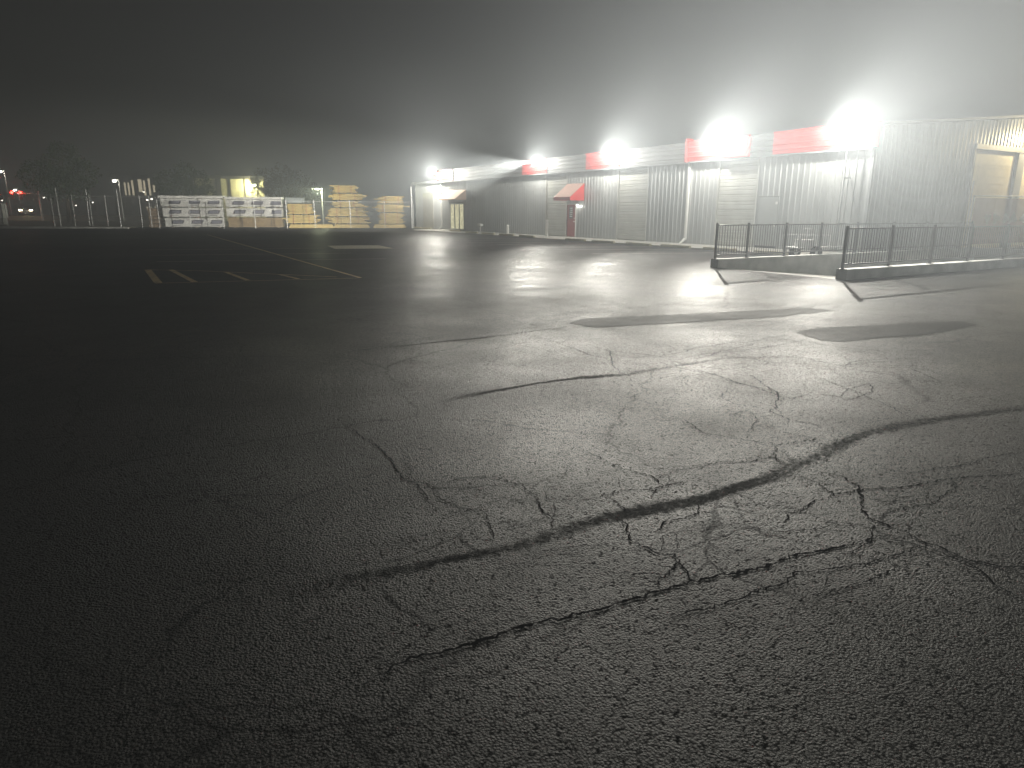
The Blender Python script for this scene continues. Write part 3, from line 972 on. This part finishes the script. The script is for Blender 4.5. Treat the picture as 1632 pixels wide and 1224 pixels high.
# ================================================================ TRUCK WELL walls and railings
g = MB()
g.hexa([(WX0, 10.5, -0.1), (WX1, 10.5, -0.1), (WX1, 10.8, -0.1), (WX0, 10.8, -0.1), (WX0, 10.5, 0.26), (WX1, 10.5, 0.26), (WX1, 10.8, 0.26), (WX0, 10.8, 0.26)])
g.quad((WX0, 10.797, 0.0), (WX1, 10.797, WZ), (WX1, 10.797, 0.0), (WX0 + .01, 10.797, 0.0))
w1 = tag(g.build('retaining_wall', M['concrete_dark']), 'low concrete retaining wall along the near side of the truck ramp', 'retaining wall')
g = MB()
g.hexa([(WX0, 14.75, WZ), (WX1, 14.75, WZ), (WX1, 15.05, WZ), (WX0, 15.05, WZ), (WX0, 14.75, 0.26), (WX1, 14.75, 0.26), (WX1, 15.05, 0.26), (WX0, 15.05, 0.26)])
w2 = tag(g.build('retaining_wall', M['concrete_dark']), 'concrete retaining wall along the far side of the truck ramp', 'retaining wall')
g = MB()
g.box(WX1, WX1 + 0.3, 10.5, 15.05, WZ, 0.26)
tag(g.build('dock_wall', M['concrete_dark']), 'concrete end wall at the foot of the truck ramp', 'retaining wall')

def railing(y, xa, posts, label):
    r = empty('railing', (xa, y, 0.26), 0, label, 'railing', 'dark steel railings along the truck ramp')
    xs_ = [p - xa for p in posts]
    for x in xs_:
        g = MB(); g.box(x - 0.028, x + 0.028, -0.028, 0.028, 0.0, 1.07); g.box(x - 0.07, x + 0.07, -0.07, 0.07, 0.0, 0.012)
        g.build('post', M['black_metal'], r)
    g = MB(); g.box(xs_[0] - 0.02, xs_[-1] + 0.02, -0.02, 0.02, 0.985, 1.015); g.build('top_rail', M['black_metal'], r)
    g = MB(); g.box(xs_[0], xs_[-1], -0.018, 0.018, 0.10, 0.135); g.build('bottom_rail', M['black_metal'], r)
    for a, b in zip(xs_[:-1], xs_[1:]):
        g = MB()
        n = int(round((b - a) / 0.115))
        for k in range(1, n):
            x = a + (b - a) * k / n
            g.box(x - 0.007, x + 0.007, -0.007, 0.007, 0.13, 0.985)
        g.build('baluster_panel', M['black_metal'], r)
railing(10.65, 16.0, [16.02, 18.0, 20.0, 22.0, 24.1, 26.2, 28.4, 30.7], 'dark steel railing on the near wall of the truck ramp')
railing(14.90, 16.0, [16.02, 17.4, 19.2, 21.0, 23.0, 25.2, 27.4, 30.7], 'dark steel railing on the far wall of the truck ramp')

# equipment standing behind the far railing: small flat trailer with a raised rack
tr = empty('equipment_trailer', (21.9, 16.1, 0), math.radians(-8), 'small steel equipment trailer behind the far railing', 'trailer')
g = MB(); g.box(-0.75, 0.75, -0.42, 0.42, 0.38, 0.44); g.box(0.75, 1.9, -0.03, 0.03, 0.39, 0.43); g.build('deck', M['steel'], tr)
g = MB()
for x in (-0.72, 0.0, 0.72):
    for y in (-0.40, 0.40):
        g.box(x - 0.02, x + 0.02, y - 0.02, y + 0.02, 0.44, 0.84)
for y in (-0.40, 0.40):
    g.box(-0.74, 0.74, y - 0.02, y + 0.02, 0.84, 0.88)
g.box(-0.02, 0.02, -0.4, 0.4, 0.84, 0.88)
g.build('side_rack', M['steel'], tr)
g = MB(); g.box(-0.3, 0.25, -0.25, 0.25, 0.44, 0.70); g.tube((0, 0, 0.7), (0, 0, 1.05), 0.04); g.box(-0.14, 0.14, -0.1, 0.1, 1.05, 1.10)
g.build('engine_unit', M['steel'], tr, bevel=0.02)
for y in (-0.5, 0.5):
    g = MB(); g.tube((0, y - 0.06, 0.24), (0, y + 0.06, 0.24), 0.24, seg=20)
    wl_ = g.build('wheel', M['tyre'], tr)
    g = MB(); g.tube((0, y - 0.065, 0.24), (0, y + 0.065, 0.24), 0.11, seg=14); g.build('rim', M['steel'], wl_)

# mesh banner on poles in front of the dock doors
bf = empty('banner_fence', (31.6, 15.5, 0), 0, 'chain link fence hung with a faded dull red mesh banner near dock doors', 'fence')
for x, h in ((-0.12, 2.95), (0.12, 2.35), (3.9, 2.38), (8.0, 2.38)):
    g = MB(); g.tube((x, 0, 0), (x, 0, h), 0.035); g.build('post', M['trim_white'], bf)
g = MB(); g.tube((0.12, 0, 2.36), (8.0, 0, 2.40), 0.025); g.tube((0.12, 0, 0.12), (8, 0, 0.12), 0.02); g.build('rail', M['trim_white'], bf)
g = MB()
NB = 24
for k in range(NB):
    xa, xb = 0.2 + 7.7 * k / NB, 0.2 + 7.7 * (k + 1) / NB
    f = lambda x: -0.05 + 0.03 * math.sin(x * 2.3) + 0.015 * math.sin(x * 6.1)
    g.quad((xa, f(xa), 0.35), (xb, f(xb), 0.35), (xb, f(xb), 2.28), (xa, f(xa), 2.28))
bn = g.build('banner', M['banner'], bf)
g = MB()                                   # faded pale shapes printed low on the banner
rnd = random.Random(5)
for k, (x, w) in enumerate(((1.3, 0.5), (2.0, 0.62), (2.85, 0.5), (3.5, 0.7), (4.4, 0.6))):
    pts = []
    for a in range(14):
        t = a / 14 * 2 * math.pi
        rr = 1 + 0.3 * math.sin(3 * t + k)
        pts.append((x + math.cos(t) * w * 0.5 * rr, -0.105 - 0.004 * k, 1.42 + math.sin(t) * 0.20 * rr))
    g.poly(pts)
g.build('print', M['banner_print'], bn)

# ================================================================ BOUNDARY FENCE
def fence(s0, s1, posts, h, base, label, tallset=()):
    f = empty('chain_link_fence', fl(s0, 0, base), math.atan2(U.y, U.x), label, 'fence', 'chain link fences round the yard')
    for s in posts:
        hh = 3.25 if s in tallset else h + 0.05
        r = 0.05 if s in tallset else 0.032
        g = MB(); g.tube((s - s0, 0, -0.05), (s - s0, 0, hh), r); g.tube((s - s0, 0, hh), (s - s0, 0, hh + 0.05), r * 1.1, 0.01)
        g.build('post', M['steel'], f)
    g = MB(); g.tube((0, 0, h - 0.03), (s1 - s0, 0, h - 0.03), 0.022, seg=6); g.build('top_rail', M['steel'], f)
    g = MB(); g.quad((0, 0.05, 0.04), (s1 - s0, 0.05, 0.04), (s1 - s0, 0.05, h - 0.04), (0, 0.05, h - 0.04)); g.build('mesh', M['chain'], f)
    return f
fence(-23.0, 0.1, [0.1, -2.64, -5.87, -9.16, -11.72, -14.6, -17.4, -20.3, -23.0], 2.50, 0.0, 'chain link fence in front of the lumber stacks')
fence(-26.3, -23.04, [-26.29, -24.46, -23.67], 2.68, 0.12, 'chain link gate between the tall post and the wrapped lumber', {-26.29})
fence(-39.0, -26.6, [-39.0, -35.6, -31.8, -31.3, -30.08, -28.65, -27.35], 2.60, 0.25, 'chain link fence on the kerb left of the gate', {-31.3})
g = MB(); g.tube(fl(-28.95, 0.1, 0.25), fl(-28.85, 0.1, 3.45), 0.03); tag(g.build('pole', M['steel']), 'thin bare steel pole behind the left fence', 'pole')
g = MB(); g.tube(fl(-0.05, -0.25, 0.0), fl(-0.05, -0.25, 3.9), 0.06)
tag(g.build('corner_post', M['steel']), 'tall steel corner post where the yard fence meets the annex', 'post')

# ================================================================ LUMBER
ANG = math.atan2(U.y, U.x)
def wrapped(s0, s1, off, z0, h, label, seed, brown=False, skew=0.0):
    L, D = s1 - s0, 1.15
    o = empty('wrapped_lumber_pack' if not brown else 'bare_lumber_pack', fl(s0, off, z0), ANG + skew, label, 'lumber pack', 'wrapped lumber packs' if not brown else None)
    if brown:
        g = MB()
        n = 7
        rr = random.Random(seed)
        for k in range(n):
            g.box(rr.uniform(0, .06), L - rr.uniform(0, .06), rr.uniform(0, 0.02), D, 0.03 + k * (h - 0.05) / n, 0.03 + (k + 1) * (h - 0.05) / n - 0.012)
        g.build('boards', M['wood_brown'], o)
    else:
        g = MB()
        nx, rr = 14, random.Random(seed)
        prev = None
        ring = []
        for i in range(nx + 1):
            x = L * i / nx
            a, b, c = (rr.uniform(-0.02, 0.02) for _ in range(3))
            ring.append([(x, -0.0 + a, 0.05), (x, -0.02 + b, h * 0.5), (x, 0.0 + c, h - 0.06), (x, 0.06, h - 0.01 + a * .5), (x, D, h - 0.02), (x, D, 0.05)])
        for p, q in zip(ring[:-1], ring[1:]):
            for i in range(6):
                j = (i + 1) % 6
                g.quad(p[i], q[i], q[j], p[j])
        g.poly(ring[0]); g.poly(list(reversed(ring[-1])))
        g.build('wrap', M['wrap'], o)
        # printed logo panels: slanted frames with pale strokes and a small line under each
        n = int(L / 1.72)
        offx = 0.45 + 0.28 * ((seed * 37) % 5) / 5
        def cl(v): return max(0.02, min(L - 0.02, v))
        for k in range(-1, n + 1):
            ink, pale, cap = MB(), MB(), MB()
            x = offx + 1.72 * k
            y = -0.045
            zc, hh, ww, sl = h * 0.56, 0.33, 1.02, 0.14
            if x + ww < 0.2 or x > L - 0.2: continue
            ink.quad((cl(x), y, zc - hh / 2), (cl(x + ww), y, zc - hh / 2), (cl(x + ww + sl), y, zc + hh / 2), (cl(x + sl), y, zc + hh / 2))
            lg = ink.build('printed_logo', M['ink'], o)
            pale.quad((cl(x + 0.19), y - 0.004, zc - 0.10), (cl(x + 0.97), y - 0.004, zc - 0.10), (cl(x + 0.97), y - 0.004, zc - 0.085), (cl(x + 0.19), y - 0.004, zc - 0.085))
            for q in range(5):
                xa = x + 0.16 + q * 0.165
                if xa < 0.03 or xa + 0.12 > L - 0.05: continue
                pale.quad((xa, y - 0.006, zc - 0.10), (xa + 0.12, y - 0.006, zc - 0.10), (xa + 0.12 + 0.05, y - 0.006, zc + 0.10), (xa + 0.05, y - 0.006, zc + 0.10))
            pale.build('logo_lettering', M['ink_grey'], lg)
            xa, xb = cl(x + 0.1), cl(x + 0.85)
            if xb - xa > 0.1:
                cap.quad((xa, y, zc - 0.34), (xb, y, zc - 0.34), (xb, y, zc - 0.30), (xa, y, zc - 0.30))
                cap.build('small_print', M['ink'], lg)
    for x in (0.1 * L, 0.5 * L, 0.9 * L):
        g = MB(); g.box(x, x + 0.1, 0.05, D, -0.05, 0.03); g.build('runner', M['wood_grey'], o)
    for x in ((L * 0.62, ) if not brown else (L * 0.26, L * 0.79)):
        g = MB()
        g.box(x, x + 0.045, -0.058, -0.048, 0.02, h)
        g.build('strap', M['strap'], o)
    return o
def cover(s0, s1, off, z, label):
    g = MB(); L = s1 - s0
    g.hexa([(0, -0.12, 0), (L, -0.12, 0), (L, 1.2, 0.0), (0, 1.2, 0.0), (0, -0.10, 0.22), (L, -0.10, 0.22), (L, 1.2, 0.24), (0, 1.2, 0.24)])
    o = g.build('wrapped_board_pack', M['wrap'], bevel=0.02)
    o.location = fl(s0, off, z); o.rotation_euler = (0, 0, ANG)
    return tag(o, label, 'lumber pack', 'wrapped lumber packs')
ZT = [0.06, 0.98, 1.90]
wrapped(-22.95, -17.78, 1.5, ZT[0], 0.88, 'white wrapped lumber pack at the bottom of the left pile', 1)
wrapped(-23.05, -17.80, 1.5, ZT[1], 0.88, 'white wrapped lumber pack in the middle of the left pile', 3)
wrapped(-23.15, -17.85, 1.5, ZT[2], 0.80, 'white wrapped lumber pack third from bottom in the left pile', 2)
cover(-23.35, -17.55, 1.5, 2.72, 'thin white wrapped pack lying on top of the left pile')
wrapped(-17.35, -12.35, 1.5, ZT[0], 0.92, 'bare brown lumber pack at the bottom of the second pile', 8, brown=True)
wrapped(-17.40, -12.35, 1.5, 1.02, 0.84, 'white wrapped lumber pack lying on the bare brown pack', 4)
wrapped(-17.40, -12.35, 1.5, 1.90, 0.72, 'white wrapped lumber pack second from top in the second pile', 6)
cover(-17.45, -12.25, 1.45, 2.64, 'thin white wrapped pack lying on top of the second pile')

def loose(s0, s1, off, z0, h, label, seed, ragged=0.5, straps=2, mats='wood'):
    """bundle of loose boards of unequal length"""
    L = s1 - s0
    o = empty('lumber_bundle', fl(s0, off, z0), ANG, label, 'lumber bundle', 'bundles of bare yellow lumber')
    rr = random.Random(seed)
    g = MB()
    n = max(2, int(h / 0.115))
    for k in range(n):
        za = 0.04 + k * (h - 0.04) / n
        zb = za + (h - 0.04) / n - 0.024
        for d in range(2):
            l = rr.uniform(-0.6, 0.5) * ragged
            r = rr.uniform(-0.5, 0.6) * ragged
            if rr.random() < 0.35: l -= ragged * rr.uniform(0.3, 0.9)
            if rr.random() < 0.35: r += ragged * rr.uniform(0.3, 0.9)
            y = d * 0.55 + (rr.uniform(-0.03, 0.03) if d == 0 else 0)
            g.box(l, L + r, y, y + 0.5, za, zb + rr.uniform(-0.006, 0.006))
    g.build('boards', M['wood'], o)
    for q in range(straps):
        x = L * (0.2 + 0.6 * q / max(1, straps - 1))
        g = MB()
        g.hexa([(x, -0.045, 0.03), (x + 0.04, -0.045, 0.03), (x + 0.04, -0.03, 0.03), (x, -0.03, 0.03),
                (x + 0.03, -0.045, h), (x + 0.07, -0.045, h), (x + 0.07, -0.03, h), (x + 0.03, -0.03, h)])
        g.build('strap', M['strap_red'], o)
    for x in (0.15 * L, 0.5 * L, 0.85 * L):
        g = MB(); g.box(x - 0.05, x + 0.05, 0, 1.05, -0.06, 0.03); g.build('runner', M['wood_grey'], o)
    return o
loose(-11.85, -9.4, 1.5, 0.42, 0.80, 'yellow lumber bundle at the bottom of the low pile beside the wrapped packs', 21, 0.45)
loose(-11.75, -9.7, 1.5, 1.28, 0.98, 'yellow lumber bundle on top of the low pile beside the wrapped packs', 22, 0.35)
g = MB(); g.box(0, 1.65, 0, 1.0, 0.0, 0.48); g.box(0.0, 1.65, -0.01, 0.0, 0.2, 0.23)
o = g.build('grey_wrapped_crate', M['wrap_grey'], bevel=0.02); o.location = fl(-11.95, 1.5, 2.34); o.rotation_euler = (0, 0, ANG)
tag(o, 'grey wrapped crate on top of the low yellow lumber pile', 'crate')
loose(-7.9, -4.6, 1.5, 0.40, 0.62, 'yellow lumber bundle at the bottom of the tallest pile', 23, 0.45)
loose(-7.9, -4.7, 1.5, 1.08, 0.80, 'yellow lumber bundle second from bottom in the tallest pile', 24, 0.35)
loose(-7.3, -5.2, 1.5, 1.94, 0.62, 'yellow lumber bundle third from bottom in the tallest pile', 25, 0.75)
loose(-7.35, -5.0, 1.5, 2.62, 0.62, 'yellow lumber bundle second from top in the tallest pile', 26, 0.55)
loose(-7.35, -5.4, 1.5, 3.30, 0.72, 'yellow lumber bundle topping the tallest pile', 27, 0.40)
loose(-3.0, -1.1, 1.5, 0.38, 1.05, 'yellow lumber bundle at the bottom of the pile nearest the annex', 28, 0.6)
loose(-3.3, -1.1, 1.5, 1.50, 0.75, 'yellow lumber bundle in the middle of the pile nearest the annex', 29, 0.7)
loose(-3.0, -0.9, 1.5, 2.32, 0.72, 'yellow lumber bundle on top of the pile nearest the annex', 30, 0.5)
# timber bearers under the loose piles
bearer = None
for i, (s, w, lab) in enumerate(((-11.6, 4.2, 'long pale timber bearer under the low yellow pile'), (-7.4, 3.4, 'long pale timber bearer under the tallest pile'), (-3.6, 3.2, 'long pale timber bearer under the pile nearest the annex'))):
    g = MB(); g.box(0, w, 0, 1.2, 0.0, 0.16); g.box(0.1, w - 0.1, 0.05, 1.1, 0.16, 0.33)
    o = g.build('timber_bearer', M['wood']); o.location = fl(s - 0.2, 1.45, 0.0); o.rotation_euler = (0, 0, ANG)
    tag(o, lab, 'timber', 'timber bearers under the yellow lumber')
# pallets leaning in a short pile left of the wrapped packs
for k in range(5):
    p = empty('pallet', fl(-24.5 + 0.06 * (k % 2), 1.9, 0.02 + 0.36 * k), ANG + 0.05 * ((k * 7) % 3 - 1), None, 'pallet', 'old pallets left of the wrapped packs')
    p['label'] = 'weathered pallet, ' + ('lowest', 'second lowest', 'middle', 'second highest', 'topmost')[k] + ' of the pile left of the wrapped packs'
    g = MB()
    for x in (0.0, 0.22, 0.44, 0.66, 0.88): g.box(x, x + 0.16, 0, 1.0, 0.30, 0.33)
    g.build('deck', M['wood_grey'], p)
    g = MB()
    for y in (0.0, 0.45, 0.9): g.box(0, 1.04, y, y + 0.1, 0.02, 0.298)
    g.build('bearers', M['wood_grey'], p)

# ================================================================ BACKGROUND
def block(name, x0, x1, y0, depth, z1, label, m):
    o = empty(name, (x0, y0, 0), 0, label, 'building')
    g = MB(); g.box(0, x1 - x0, 0, depth, 0, z1); g.build('wall', m, o)
    g = MB(); g.box(-0.3, x1 - x0 + 0.3, -0.3, depth + 0.3, z1, z1 + 0.45); g.build('roof', M['dark_wall'], o)
    return o
yb = block('warehouse', 12.5, 22.2, 114.0, 14, 6.2, 'pale yellow warehouse with dark pilasters beyond the lumber', M['yellow_wall'])
yb.rotation_euler = (0, 0, math.radians(-9))
for x, w in ((2.95, 0.75), (4.75, 0.30), (6.95, 0.13)):
    g = MB(); g.box(x, x + w, -0.12, -0.003, 0, 6.2); g.build('pilaster', M['dark_wall'], yb)
wlamp = empty('wall_pack_light', (20.6, 112.0, 5.3), 0, 'bright wall light on the yellow warehouse', 'wall light')
g = MB(); g.box(-0.3, 0.3, -0.15, 0.25, 0.12, 0.4); g.build('housing', M['signal'], wlamp)
g = MB(); g.box(-0.28, 0.28, -0.14, 0.2, -0.2, 0.117); g.build('lens', M['lens_green'], wlamp, bevel=0.05)
lamp('wall_pack_lamp', (20.3, 111.3, 5.1), 2200, (1.0, 0.95, 0.55), 0.15)

ob = block('office_block', 2.6, 10.5, 151.0, 12, 7.6, 'dark far office block with tall narrow lit windows', M['dark_wall'])
ob.rotation_euler = (0, 0, math.radians(-14))
WN = [(2.55, 4.3, 6.6, .26), (3.15, 4.3, 6.6, .26), (3.8, 4.3, 7.0, .32), (4.95, 4.9, 7.2, .62), (5.8, 4.3, 7.0, .34), (6.65, 4.3, 7.4, .34), (7.4, 4.9, 6.2, .38)]
for x, za, zb, w in WN:
    g = MB(); g.box(x - 0.6, x - 0.6 + w, -0.08, -0.003, za, zb); g.build('window', M['lit_window'], ob)
for x in (5.6, 6.3, 7.0):
    g = MB(); g.box(x - 0.3, x - 0.1, -0.08, -0.003, 1.6, 2.3); g.build('window', M['lit_window'], ob)

def street_lamp(loc, z, label, lens_m, group=None, shade=False, power=0, col=(1, .95, .8), size=0.25):
    o = empty('street_lamp', (loc[0], loc[1], 0), math.atan2(U.y, U.x), label, 'street lamp', group)
    g = MB(); g.tube((0.5, 0, 0), (0.5, 0, z + 0.1), 0.09, 0.05); g.tube((0.5, 0, z + 0.1), (0, 0, z + 0.2), 0.04); g.build('pole', M['steel'], o)
    if shade:
        g = MB(); g.tube((0, 0, z - 0.05), (0, 0, z + 0.30), 0.75, 0.18, seg=18, cap=False); g.build('lamp_shade', M['trim_white'], o)
        g = MB(); g.tube((0, 0, z - 0.12), (0, 0, z + 0.06), 0.22, 0.2, seg=14); g.build('lens', lens_m, o)
    else:
        g = MB(); g.box(-size, size, -0.15, 0.15, z + 0.10, z + 0.22); g.build('head', M['signal'], o)
        g = MB(); g.box(-size * 0.9, size * 0.9, -0.14, 0.14, z - size * 0.7, z + 0.095); g.build('lens', lens_m, o, bevel=0.04)
    if power: lamp('street_lamp_light', (loc[0] - 0.1, loc[1] - 0.5, z - 0.25), power, col, 0.15)
    return o
street_lamp((21.3, 79.2), 4.05, 'yard lamp with wide shade shining beside the tallest lumber pile', M['lens_green'], shade=True, power=1500, col=(0.93, 1.0, 0.62))
street_lamp((2.1, 105.0), 5.3, 'single street lamp on a pole behind the gate', M['lens_far'], power=120)
street_lamp((-11.6, 124.5), 6.9, 'tallest street lamp at the far left edge', M['lens_far'], power=250)
street_lamp((-12.3, 149.5), 4.9, 'street lamp just above the red traffic signal', M['lens_far'], power=150)
for i, (p, z, lab) in enumerate((((-15.3, 159), 3.2, 'small distant lamp left of the traffic signal'), ((-8.85, 159.8), 3.8, 'small distant lamp right of the traffic signal'),
                                 ((-3.9, 160), 2.4, 'small low distant lamp between the left fence posts'), ((-1.0, 160), 3.0, 'small distant lamp behind the middle of the left fence'),
                                 ((6.4, 119.8), 3.1, 'left of two small lamps below the narrow lit windows'), ((7.0, 119.7), 3.2, 'right of two small lamps below the narrow lit windows'),
                                 ((7.5, 148.5), 4.9, 'small lamp in front of the narrow lit windows'))):
    street_lamp(p, z, lab, M['lens_far'], 'small distant lamps', size=0.12)

# traffic signal: mast arm with two red heads
ts = empty('traffic_signal', (-7.4, 120.0, 0), 0, 'traffic signal mast with two lit red lights', 'traffic signal')
g = MB(); g.tube((0.2, 0, 0), (0.2, 0, 4.1), 0.12, 0.09); g.build('pole', M['steel'], ts)
g = MB(); g.tube((0.2, 0, 3.78), (-3.3, 0, 3.95), 0.07, 0.05); g.build('mast_arm', M['steel'], ts)
for x in (-2.9, -1.9):
    g = MB(); g.box(x - 0.19, x + 0.19, -0.02, 0.2, 3.0, 4.15); hd = g.build('signal_head', M['signal'], ts)
    g = MB(); g.tube((x, -0.05, 3.92), (x, -0.021, 3.92), 0.16, seg=14); g.build('red_light', M['lens_red'], hd)
    for z in (3.58, 3.24):
        g = MB(); g.tube((x, -0.04, z), (x, -0.021, z), 0.13, seg=14); g.build('unlit_lens', M['glass_dark'], hd)
    lamp('red_lamp', (-7.4 + x, 119.5, 3.92), 120, (1, 0.03, 0.02), 0.15)

# car with its headlights on
def car(loc, rz, label, on=True):
    c = empty('parked_car' if not on else 'car', loc, rz, label, 'car')
    g = MB()
    side = [(-2.2, 0.35), (2.2, 0.35), (2.25, 0.75), (1.2, 0.95), (0.55, 1.42), (-1.2, 1.45), (-1.9, 1.0), (-2.25, 0.9)]
    n = len(side)
    for y, sc in ((-0.88, 1), (0.88, 1)):
        g.v += [(x, y * (0.86 if z > 1.2 else 1), z) for x, z in side]
    g.f.append(tuple(range(n))); g.f.append(tuple(reversed(range(n, 2 * n))))
    for i in range(n):
        j = (i + 1) % n
        g.f.append((i, n + i, n + j, j))
    g.build('body', M['car_paint'], c, bevel=0.05)
    g = MB(); g.quad((1.22, -0.72, 0.98), (1.22, 0.72, 0.98), (0.60, 0.62, 1.40), (0.60, -0.62, 1.40)); o = g.build('windscreen', M['glass_dark'], c); o.location = (0.025, 0, 0.015)
    for x in (-1.4, 1.4):
        for y in (-0.85, 0.85):
            g = MB(); g.tube((x, y - 0.1, 0.32), (x, y + 0.1, 0.32), 0.32, seg=16); w = g.build('wheel', M['tyre'], c)
            g = MB(); g.tube((x, y - 0.11, 0.32), (x, y + 0.11, 0.32), 0.17, seg=12); g.build('rim', M['steel'], w)
    for y in (-0.62, 0.62):
        g = MB(); g.box(2.22, 2.30, y - 0.2, y + 0.2, 0.66, 0.86); g.build('headlight', M['headlight'], c)
    return c
car((-9.1, 124.0, 0.75), math.radians(-92), 'dark car with bright headlights beyond the left fence')
g = MB(); g.box(-14, 6, 122, 130, -0.02, 0.74); tag(g.build('road', M['dirt']), kind='structure')
lamp('headlight_lamp', (-9.1, 120.9, 1.5), 140, (1, 0.85, 0.55), 0.2)

# pale utility cabinet on the verge at far left
cb = empty('utility_cabinet', (-9.2, 79.7, 0.3), -0.35, 'pale box cabinet on the verge at the left edge', 'cabinet')
g = MB(); g.box(-0.6, 1.55, 0, 0.9, 0.55, 1.85); g.build('case', M['trim_white'], cb, bevel=0.02)
g = MB(); g.box(-0.5, 1.45, 0.05, 0.85, 0.0, 0.55); g.build('plinth', M['concrete_dark'], cb)

# trees
def tree(name, loc, blobs, trunk_h, label, n, leaf_m, seed, leaf=0.30):
    t = empty(name, (loc[0], loc[1], 0), 0, label, 'tree', 'trees behind the yard')
    rr = random.Random(seed)
    g = MB()
    g.tube((0, 0, 0), (0.1, 0, trunk_h), 0.24, 0.16, seg=10)
    for (bx, by, bz, br) in blobs:
        g.tube((0.1, 0, trunk_h - 0.2), (bx * 0.8, by * 0.8, bz), 0.10, 0.03, seg=6)
    g.build('trunk', M['bark'], t)
    g = MB()
    tot = sum(b[3] ** 2 for b in blobs)
    for (bx, by, bz, br) in blobs:
        for _ in range(int(n * br * br / tot)):
            while True:
                p = Vector((rr.uniform(-1, 1), rr.uniform(-1, 1), rr.uniform(-1, 1)))
                if 0.25 < p.length < 1: break
            nz = noise.noise(p * 2.4 + Vector((bx, by, bz)))
            if nz < -0.22: continue
            r_ = br * (p.length ** 0.5) * (1 + 0.35 * nz)
            c = Vector((bx, by, bz)) + p.normalized() * r_
            a = Vector((rr.gauss(0, 1), rr.gauss(0, 1), rr.gauss(0, 1))).normalized()
            b = a.cross(Vector((rr.gauss(0, 1), rr.gauss(0, 1), rr.gauss(0, 1)))).normalized()
            s = leaf * rr.uniform(0.5, 1.1)
            g.quad(c - a * s * .5, c + b * s * .28, c + a * s * .5, c - b * s * .28)
    g.build('crown', leaf_m, t)
    return t
tree('tree', (-3.2, 95.5), [(-2.2, 0, 5.2, 1.9), (0.2, 0.4, 6.9, 2.0), (2.0, 0, 5.6, 1.7), (-0.6, -1, 4.4, 1.7), (1.2, -.6, 4.1, 1.5), (0.3, 0.2, 8.0, 1.1)], 3.0, 'dark broad tree standing behind the left fence', 6000, M['leaf'], 1)
tree('tree', (9.3, 94.0), [(-1.9, 0, 4.7, 1.5), (0.1, 0, 5.9, 1.35), (1.6, 0, 4.9, 1.4), (-0.4, -.8, 4.0, 1.5), (2.3, -.3, 3.6, 1.1)], 2.4, 'round dark green tree behind the left wrapped lumber pile', 6500, M['leaf'], 2)
tree('tree', (21.2, 97.0), [(-2.0, 0, 5.3, 1.7), (0.3, 0, 6.2, 1.4), (2.3, 0, 5.2, 1.7), (-0.4, -.8, 4.1, 1.8), (3.9, -.3, 4.0, 1.5), (-2.6, 0, 3.6, 1.4)], 2.4, 'hazy olive tree behind the second lumber pile and yard lamp', 6500, M['leaf2'], 3)

# low dark line of far buildings closing the horizon
g = MB()
rr = random.Random(3)
x = -190
while x < 270:
    w = rr.uniform(14, 34)
    g.box(x, x + w, 300, 316, 0, rr.uniform(3.0, 6.5))
    x += w + rr.uniform(2, 12)
tag(g.build('distant_buildings', M['dark_wall']), kind='stuff')

# ================================================================ HAZE added mainly to imitate veiling glare in the lens
g = MB()
g.box(-242, 302, -122, 422, -2.6, 14.0)
hz = g.build('glare_haze', M['dirt'])
hm = bpy.data.materials.new('glare_haze')
hm.use_nodes = True
nt = hm.node_tree
nt.nodes.clear()
out = nt.nodes.new('ShaderNodeOutputMaterial')
pv = nt.nodes.new('ShaderNodeVolumePrincipled')
pv.inputs['Color'].default_value = (0.84, 0.90, 0.97, 1)
pv.inputs['Density'].default_value = HAZE_DENSITY
pv.inputs['Anisotropy'].default_value = 0.02
nt.links.new(pv.outputs[0], out.inputs['Volume'])
hz.data.materials.clear()
hz.data.materials.append(hm)
tag(hz, kind='stuff')
